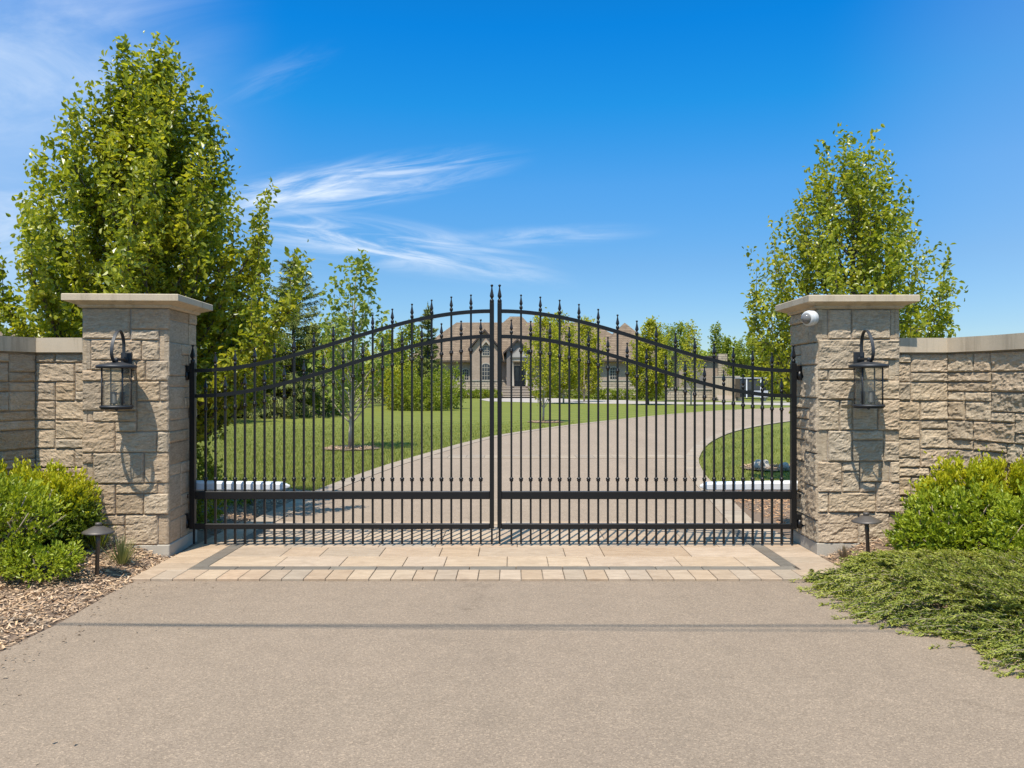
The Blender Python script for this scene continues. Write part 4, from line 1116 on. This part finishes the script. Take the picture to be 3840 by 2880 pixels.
def tuft(loc, n, h, label, seed, mat, spread=.09):
    q = np.random.default_rng(seed); a = q.uniform(0, 2*PI, n); rr = np.abs(q.normal(0, .5, n))
    P = np.stack([np.cos(a)*rr*.05, np.sin(a)*rr*.05, np.zeros(n)], 1)
    D = np.stack([np.cos(a)*rr, np.sin(a)*rr, np.ones(n)], 1); S = np.stack([-np.sin(a), np.cos(a), np.zeros(n)], 1)
    L = h*q.uniform(.5, 1.1, n)
    return tag(link('grass_tuft', blade_mesh('grass_tuft', P, D, S, L, np.full(n, .006)), mat, None, loc), label, 'grass tuft', 'grass tufts in the mulch')
tuft((-3.36, 7.00, .05), 260, .24, 'pale grass tuft in the mulch right of the left path light', 81, M['tuft'])
tuft((-3.66, 7.18, .12), 200, .26, 'dark grass tuft behind the left path light', 82, M['mid'])
tuft((-4.30, 5.62, .03), 200, .14, 'small green grass tuft at the left edge of the mulch', 83, M['blades'])
tuft((3.42, 7.22, .13), 220, .20, 'grey green grass tuft beside the right path light', 84, M['tuft'])
tuft((2.98, 7.30, .05), 120, .10, 'small brown tuft at the right pillar plinth', 85, M['dead'])

# mulch rings round the lawn trees
def ring(x, y, r_, seed):
    q = random.Random(seed)
    pts = [(x+math.cos(a)*r_*q.uniform(.85, 1.1), y+math.sin(a)*r_*q.uniform(.85, 1.1)) for a in [2*PI*i/24 for i in range(24)]]
    sheet('mulch_ring', pts, -.004+.001*seed, M['mulch'])
    chips('wood_chips', [(x-r_*.8, x+r_*.8, y-r_*.8, y+r_*.8, 1)], 900, lambda a, b: .012, M['chips'], 90+seed, .03, .09)
ring(-4.05, 20.4, .75, 1); ring(1.40, 34.6, .8, 2); ring(5.0, 15.6, .6, 3)
for (x, y, s, lab) in ((4.75, 15.5, .16, 'larger grey stone standing in for plant and bark in the right mulch ring'), (5.15, 15.4, .11, 'smaller grey stone standing in for plant and bark in the right mulch ring')):
    bm = bmesh.new(); bmesh.ops.create_icosphere(bm, subdivisions=3, radius=s)
    for v in bm.verts: v.co *= 1+.35*noise.noise(v.co*9+Vector((x, 0, 0))); v.co.z *= .7
    me = bpy.data.meshes.new('rock'); bm.to_mesh(me); bm.free()
    tag(link('rock', me, M['mortar'], None, (x, y, s*.3)), lab, 'rock')  # stones added in place of a small dark plant and bark

# trees on the far lawn and round the house
def far_tree(name, px, Y, h, prof, n_limbs, n_leaf, leaf, lmat, bark, label, seed, z0=None, up=1.1, group='trees round the house', tr=None, wl=.7):
    tb, lv = grow(seed, h, prof, n_limbs, z0 if z0 is not None else h*.25, tr or .012*h, leaf*1.2, int(n_leaf*1.8), up=up, tw_len=.10*h, spread=.02*h, tw_den=4)
    return plant_tree(name, (WX(px, Y), Y, 0), tb, lv, bark, lmat, label, 'tree', group, wl=wl)
oval = pf((0,.6),(.3,1),(.6,.85),(.85,.5),(1,.2))
def ov(k): return lambda t: oval(t)*k
far_tree('birch_tree', 2036, 34.8, 4.2, ov(.85), 24, 2000, .085, M['birch'], M['bark_pale'], 'slim pale trunked tree in front of the portico steps', 101, 1.3)
far_tree('birch_tree', 2112, 67, 6.7, ov(1.9), 30, 3600, .16, M['birch'], M['bark_pale'], 'fuller yellow green tree on the edge of the forecourt', 102, 1.4)
far_tree('birch_tree', 2190, 74, 6.9, ov(1.9), 28, 3400, .17, M['birch'], M['bark_pale'], 'yellow green tree against the house right of the portico', 103, 1.2)
far_tree('leafy_tree', 2432, 63, 6.0, ov(1.6), 30, 4200, .16, M['birch'], M['bark'], 'bright dense tree in front of the right end of the house', 104, .7)
far_tree('leafy_tree', 2500, 75, 6.4, ov(1.3), 24, 900, .16, M['tulip'], M['bark_pale'], 'thin pale tree right of the house', 105, 1.6)
far_tree('leafy_tree', 1010, 41, 3.7, ov(2.0), 30, 3200, .14, M['birch'], M['bark'], 'yellow green tree filling the gap between the two spruces', 126, .5)
far_tree('leafy_tree', 1290, 56, 5.6, ov(2.0), 28, 2200, .17, M['mid'], M['bark'], 'green tree far behind the young sparse tree', 127, .6)
far_tree('leafy_tree', 905, 47, 5.4, ov(2.3), 28, 2800, .16, M['mid'], M['bark'], 'green tree behind the broad spruce', 128, .5)
far_tree('poplar_tree', 2592, 61, 5.6, ov(.8), 24, 800, .14, M['birch'], M['bark_pale'], 'slender tree beside the tan board fence', 106, 1.4)
far_tree('poplar_tree', 2692, 110, 8.8, ov(1.1), 26, 1500, .24, M['mid'], M['bark'], 'narrow spire shaped tree beyond the tan board fence', 107, 1.0, up=2.0)
far_tree('leafy_tree', 2560, 100, 8.2, ov(2.3), 26, 2400, .26, M['mid'], M['bark'], 'tall loose tree beyond the stone terrace', 108, 1.5)
far_tree('leafy_tree', 2735, 112, 7.2, ov(2.4), 26, 2600, .28, M['mid'], M['bark'], 'round green tree beyond the dark glass box', 109, 1.5)
far_tree('leafy_tree', 2800, 90, 6.0, ov(2.9), 30, 5200, .17, M['mid'], M['bark'], 'dense bushy tree just left of the right gate pillar', 110, .3)
far_tree('leafy_tree', 2905, 86, 5.6, ov(2.9), 30, 5200, .17, M['birch'], M['bark'], 'dense bushy tree behind the right hinge of the gate', 111, .3)
far_tree('leafy_tree', 2480, 118, 8.0, ov(2.6), 26, 2600, .28, M['mid'], M['bark'], 'green tree far behind the right end of the house', 112, 1.2)
# left side behind the lawn
far_tree('leafy_tree', 1195, 46, 4.4, ov(2.0), 30, 3800, .16, M['birch'], M['bark'], 'yellow leaved tree between the tall spruce and the young tree', 121, 1.0)
far_tree('leafy_tree', 820, 34, 3.9, ov(1.8), 30, 3600, .12, M['birch'], M['bark'], 'yellow green tree behind the hinge end of the left gate leaf', 122, .5)
far_tree('leafy_tree', 985, 43, 4.0, ov(1.9), 28, 3400, .14, M['mid'], M['bark'], 'green bushy tree below the drooping spruce', 123, .4)
far_tree('leafy_tree', 1440, 62, 5.0, ov(1.9), 26, 2300, .18, M['birch'], M['bark'], 'yellow green tree right of the young sparse tree', 124, .8)
far_tree('leafy_tree', 1530, 58, 5.4, ov(1.6), 26, 2500, .17, M['mid'], M['bark'], 'mid green tree left of the narrow dark spruce', 125, .6)
def low(px, py0, pytop, Y, wpx, n, leaf, mat, label, seed, name='round_shrub', group='shrubs on the far lawn'):
    h = WZ(pytop, Y); rx = wpx/2*Y/F
    return plant_shrub(name, (WX(px, Y), Y, 0), seed, [(-rx*.45,0,h*.42,rx*.6,rx*.55,h*.5),(rx*.4,.2,h*.46,rx*.62,rx*.55,h*.52),(0,-.3,h*.3,rx*.8,rx*.5,h*.34)], n, leaf, mat, label, 'shrub', group, stems=6)
low(1585, 1536, 1385, 50, 250, 5200, .14, M['mid'], 'broad rounded shrub below the narrow dark spruce', 131)
low(1500, 1540, 1340, 51, 130, 3000, .14, M['birch'], 'yellow green shrub left of the broad rounded one', 132)
low(1680, 1530, 1360, 53, 120, 2600, .14, M['mid'], 'tall shrub at the left end of the house front', 133)
low(1230, 1552, 1380, 43, 200, 3600, .13, M['mid'], 'dark green shrub at the foot of the tall spruce', 134)
low(1090, 1552, 1350, 41, 210, 4000, .13, M['birch'], 'yellow green shrub below the broad spruce', 135)
low(930, 1556, 1370, 40, 200, 3800, .12, M['mid'], 'green shrub at the left end of the lawn', 136)
low(800, 1560, 1330, 36, 190, 3600, .11, M['birch'], 'yellow green shrub next to the left gate pillar', 137)
low(1385, 1500, 1350, 68, 170, 1800, .17, M['dead'], 'brown leafless brushwood behind the young tree', 138, 'brush')
# hedges by the house
def hedge(px0, px1, Y, py1, n, label, seed):
    x0, x1 = WX(px0, Y), WX(px1, Y); h = WZ(py1, Y); k = max(3, int((x1-x0)/1.1)); w_ = (x1-x0)/k
    b = [((i+.5)*w_-(x1-x0)/2, 0, h*.5, w_*.72, .7, h*.55*(1+.12*math.sin(i*2.3+seed))) for i in range(k)]
    return plant_shrub('hedge', ((x0+x1)/2, Y, 0), seed, b, n, .17, M['mid'], label, 'hedge', 'clipped hedges below the house', stems=0)
hedge(1690, 1872, 92, 1463, 4200, 'hedge below the house left of the steps', 141)
hedge(2012, 2215, 92, 1465, 4200, 'hedge below the house right of the steps', 142)
hedge(2215, 2490, 84, 1462, 5000, 'brighter hedge below the right wing of the house', 143)

# far-off wood that closes the view behind house and lawn
q = np.random.default_rng(9); n = 26000
xs = q.uniform(-190, 190, n); ys = q.uniform(150, 190, n)
hh = np.array([7.0+3.2*noise.noise((x*.06, 1, 2))+2.2*noise.noise((x*.2, 5, 2)) for x in xs])
zs = hh*q.uniform(.02, 1, n)**.55
P = np.stack([xs, ys, zs], 1); D = q.normal(0, 1, (n, 3)); N = q.normal(0, .6, (n, 3)); N[:, 2] += .7; N[:, 1] -= .5
L = q.uniform(.6, 1.3, n)
tag(link('far_wood', leaf_mesh('far_wood', P, D, N, L, L*.7), M['mid']), kind='stuff')

# ------------------------------------------------------------------ house
HY = 97.0; hs_ = F/HY
hx = lambda px: (px-CX)/hs_
hz = lambda py: H+(CY-py)/hs_
hs0 = empty('brick_house', (0, HY, 0), 0, 'large tan brick house with a brown hipped roof beyond the lawn', 'house'); ho = (0, HY, 0)
def hip(mb, x0, x1, y0, y1, ze, zr, rx0, rx1, ry, th=.18):
    V = [(x0,y0,ze),(x1,y0,ze),(x1,y1,ze),(x0,y1,ze),(rx0,ry,zr),(rx1,ry,zr),(x0,y0,ze-th),(x1,y0,ze-th),(x1,y1,ze-th),(x0,y1,ze-th)]
    mb.add(V, [(0,1,5,4),(1,2,5),(2,3,4,5),(3,0,4),(0,6,7,1),(1,7,8,2),(2,8,9,3),(3,9,6,0),(6,9,8,7)])
def gable(mb, x0, x1, y0, y1, ze, zp, th=.2):
    xm = (x0+x1)/2
    V = [(x0,y0,ze),(xm,y0,zp),(x1,y0,ze),(x0,y1,ze),(xm,y1,zp),(x1,y1,ze)]
    V += [(a, b, c-th) for a, b, c in V]
    mb.add(V, [(0,1,4,3),(1,2,5,4),(6,9,10,7),(7,10,11,8),(0,6,7,1),(1,7,8,2),(0,3,9,6),(2,8,11,5),(3,4,10,9),(4,5,11,10)])
ze = hz(1350)
MB().box(-12, HY, 2.0, 10.2, HY+12, ze).build('wall', M['brick'], hs0, ho)
MB().box(-12.05, HY-.06, 0, 10.2, HY+12, 2.0).build('stone_base', M['stonefar'], hs0, ho)
MB().box(-12.08, HY-.12, 1.96, 10.2, HY-.05, 2.09).build('sill_course', M['trim'], hs0, ho)
m = MB(); hip(m, -12.8, 17.4, HY-.8, HY+13, ze, hz(1195), hx(1699), hx(2236), HY+6); m.build('roof', M['roof'], hs0, ho)
m = MB(); hip(m, hx(1846), hx(2010), HY+4.4, HY+9, 8.2, hz(1170), hx(1912), hx(1960), HY+6.4); m.build('roof', M['roof'], hs0, ho)
MB().box(-12.7, HY-.78, ze-.30, 9.2, HY-.60, ze-.17).build('gutter', M['soffit'], hs0, ho)
# right wing
MB().box(10.2, HY-2, 2.0, 17.4, HY+10, ze).build('wall', M['brick'], hs0, ho)
MB().box(10.14, HY-2.06, 0, 17.46, HY+10, 2.0).build('stone_base', M['stonefar'], hs0, ho)
MB().box(10.10, HY-2.12, 1.96, 17.5, HY-2.05, 2.09).build('sill_course', M['trim'], hs0, ho)
m = MB(); hip(m, 9.2, 18.4, HY-2.8, HY+11, ze+.02, hz(1205), 13.75, 13.85, HY+2.6); m.build('roof', M['roof'], hs0, ho)
MB().box(9.3, HY-2.78, ze-.28, 18.3, HY-2.6, ze-.15).build('gutter', M['soffit'], hs0, ho)
# left gable bay
bx0, bx1 = hx(1772), hx(1867); be, bp = hz(1306), hz(1237); bm_ = (bx0+bx1)/2
MB().prismy([(bx0,2.0),(bx1,2.0),(bx1,be),(bm_,bp-.25),(bx0,be)], HY-1.5, HY+5).build('wall', M['brick'], hs0, ho)
MB().box(bx0-.06, HY-1.56, 0, bx1+.06, HY+1, 2.0).build('stone_base', M['stonefar'], hs0, ho)
MB().box(bx0-.1, HY-1.63, 1.96, bx1+.1, HY-1.55, 2.09).build('sill_course', M['trim'], hs0, ho)
m = MB(); gable(m, bx0-.45, bx1+.45, HY-1.8, HY+5, be-.12, bp); m.build('roof', M['roof'], hs0, ho)
m = MB(); gable(m, bx0-.46, bx1+.46, HY-1.86, HY-1.78, be-.13, bp+.02, .26); m.build('bargeboard', M['soffit'], hs0, ho)
m = MB(); gable(m, hx(1808), hx(1841), HY-1.9, HY-1.5, hz(1296), hz(1277), .25); m.build('window_hood', M['trim'], hs0, ho)
# entry gable and portico
ex0, ex1 = hx(1900), hx(1980); ee, ep = hz(1318), hz(1272); em = (ex0+ex1)/2
MB().prismy([(ex0,1.3),(ex1,1.3),(ex1,ee),(em,ep-.2),(ex0,ee)], HY-1.0, HY+4).build('wall', M['stucco'], hs0, ho)
m = MB(); gable(m, ex0-.4, ex1+.4, HY-1.3, HY+4, ee-.15, ep); m.build('roof', M['roof'], hs0, ho)
m = MB(); gable(m, ex0-.42, ex1+.42, HY-1.36, HY-1.28, ee-.16, ep+.02, .24); m.build('bargeboard', M['soffit'], hs0, ho)
pc = hx(1949)
MB().lathe([(1.18,hz(1347)),(1.22,hz(1342)),(.65,hz(1325)),(.03,hz(1306))], (pc,HY-1.6,0), 20, smooth=False).build('portico_roof', M['slate'], hs0, ho)
m = MB(); m.lathe([(1.0,hz(1372)+.45),(1.08,hz(1372)+.5),(1.08,hz(1347))], (pc,HY-1.6,0), 20, smooth=False); m.build('portico_band', M['trim'], hs0, ho)
for sx in (-.82, .82):
    m = MB(); m.lathe([(.17,1.3),(.17,1.45),(.13,1.5),(.11,hz(1372)+.3),(.16,hz(1372)+.46)], (pc+sx, HY-2.0, 0), 14); m.build('column', M['trim'], hs0, ho)
# door
d0, d1 = hx(1928), hx(1979)
df = MB().box(d0-.1, HY-1.08, 1.3, d1+.1, HY-1.0, hz(1368)).build('door_frame', M['trim'], hs0, ho)
for a, b in ((d0, (d0+d1)/2-.12), ((d0+d1)/2+.12, d1)):
    dr = MB().box(a, HY-1.14, 1.3, b, HY-1.085, hz(1373)).build('door', M['door'], hs0, ho)
    MB().box(a+.14, HY-1.16, 1.95, b-.14, HY-1.142, hz(1378)).build('pane', M['pane'], dr, ho)
MB().box(d0-.45, HY-1.16, 1.3, d0-.14, HY-1.0, hz(1372)).build('door_frame', M['soffit'], hs0, ho)
# steps
m = MB(); m2 = MB()
for k in range(7):
    zt_ = 1.28-k*.175; ya, yb = HY-1.6-.42*(k+1), (HY-1.6-.42*k if k else HY-.95)
    m2.box(hx(1880)-.02*k, ya+.10, -.05, hx(2000)+.03*k, yb+.02, zt_-.088)
    m.box(hx(1880)-.02*k-.04, ya-.02, zt_-.085, hx(2000)+.03*k+.04, yb-.03, zt_)
m.build('steps', M['steps'], hs0, ho); m2.build('risers', M['soffit'], hs0, ho)  # risers coloured dark to paint in the shade under the treads
for x in (hx(1880)-.35, hx(2003)): MB().box(x-.2, HY-3.0, 0, x+.28, HY-1.6, 1.75).build('step_pier', M['stonefar'], hs0, ho)
def window(px0, px1, py0, py1, y, arch=True, nx=3, ny=4):
    x0, x1, z0, z1 = hx(px0), hx(px1), hz(py1), hz(py0); r_ = (x1-x0)/2; xm = (x0+x1)/2
    def outline(g):
        p = [(x0-g, z0-g), (x1+g, z0-g)]
        if arch: p += [(xm+(r_+g)*math.cos(a), z1-r_*.55+(r_*.55+g)*math.sin(a)) for a in [PI*i/10 for i in range(11)]]
        else: p += [(x1+g, z1+g), (x0-g, z1+g)]
        return p
    f = MB().prismy(outline(.13), y-.07, y+.05).build('window', M['trim'], hs0, ho)
    MB().prismy(outline(0), y-.085, y+.03).build('pane', M['pane'], f, ho)
    g = MB()
    for i in range(1, nx): g.box(x0+(x1-x0)*i/nx-.022, y-.105, z0, x0+(x1-x0)*i/nx+.022, y-.088, z1-(r_*.25 if arch else 0))
    for j in range(1, ny): g.box(x0, y-.103, z0+(z1-z0)*j/ny-.022, x1, y-.0885, z0+(z1-z0)*j/ny+.022)
    g.build('glazing_bars', M['trim'], f, ho)
window(1812, 1836, 1299, 1333, HY-1.5); window(1810, 1837, 1365, 1424, HY-1.5)
window(2280, 2306, 1379, 1422, HY-2); window(2392, 2420, 1379, 1422, HY-2)
window(1690, 1722, 1385, 1424, HY); window(1735, 1757, 1385, 1424, HY); window(2040, 2070, 1385, 1424, HY); window(2110, 2145, 1385, 1424, HY)

# a second roof glimpsed beyond the wall, far left
nb = empty('brick_house', (-27, 41, 0), 0, 'house with a pinkish roof glimpsed over the far left wall', 'house')
MB().box(-7, 0, 0, 3.0, 8, 3.1).build('wall', M['brick'], nb)
m = MB(); hip(m, -7.6, 3.6, -.6, 8.6, 3.1, 4.55, -4, 0, 4); m.build('roof', M['roof'], nb)

# outbuilding, terrace and board fence on the right
ob = empty('outbuilding', (WX(2660, 92), 92, 0), 0, 'stone outbuilding with a dark flat roof beyond the driveway', 'building')
MB().box(-3.4, 0, 0, 2.4, 5, 4.3).build('wall', M['brick'], ob)
MB().box(-3.7, -.4, 4.3, 2.8, 5.4, 4.75).build('roof', M['soffit'], ob)
MB().box(-2.7, -.06, 0, -.4, .02, 3.1).build('garage_door', M['stucco'], ob)
MB().box(.9, -.5, 0, 1.9, 0, 5.0).build('chimney', M['stonefar'], ob)
tw = empty('terrace_wall', (WX(2590, 80), 80, 0), 0, 'low stone terrace wall with pale coping in front of the outbuilding', 'wall')
MB().box(-2.4, 0, 0, 2.1, .5, 1.05).build('stone_face', M['stonefar'], tw)
MB().box(-2.5, -.08, 1.05, 2.2, .58, 1.2).build('coping', M['trim'], tw)
m = MB()
for k in range(5): m.box(2.25, -.4*(k+1), -.03, 3.9, -.4*k+.3, .82-k*.16)
m.build('steps', M['steps'], tw)
bf = empty('board_fence', (WX(2735, 79), 79, 0), 0, 'tan vertical board fence beside the dark glass box', 'fence')
MB().box(-1.6, 0, .2, .55, .12, 2.3).build('boards', M['boards'], bf)
MB().box(.56, -.06, 0, 1.0, .18, 2.3).build('post', M['stonefar'], bf)
MB().box(-1.7, -.05, 2.3, 1.05, .18, 2.38).build('top_rail', M['trim'], bf)
gb = empty('glass_cabinet', (WX(2828, 77), 77, 0), 0, 'dark glass fronted box with white posts right of the board fence', 'cabinet')
MB().box(-1.35, 0, .35, 1.32, 1.6, 2.12).build('body', M['door'], gb)
MB().box(-.25, -.05, .35, 1.3, 0, .98).build('lower_panel', M['steel'], gb)
for x in (-.72, .62): MB().box(x-.05, -.06, .30, x+.05, -.001, 2.15).build('post', M['white'], gb)
MB().box(-1.4, -.1, 2.12, 1.4, 1.7, 2.22).build('top', M['steel'], gb)
MB().box(-1.33, -.02, 1.05, -.8, -.001, 2.05).build('pane', M['pane'], gb); MB().box(-.64, -.02, 1.05, .54, -.001, 2.05).build('pane', M['pane'], gb)
for x in (-1.1, 1.1): MB().box(x-.1, .2, 0, x+.1, 1.3, .36).build('foot', M['concrete'], gb)
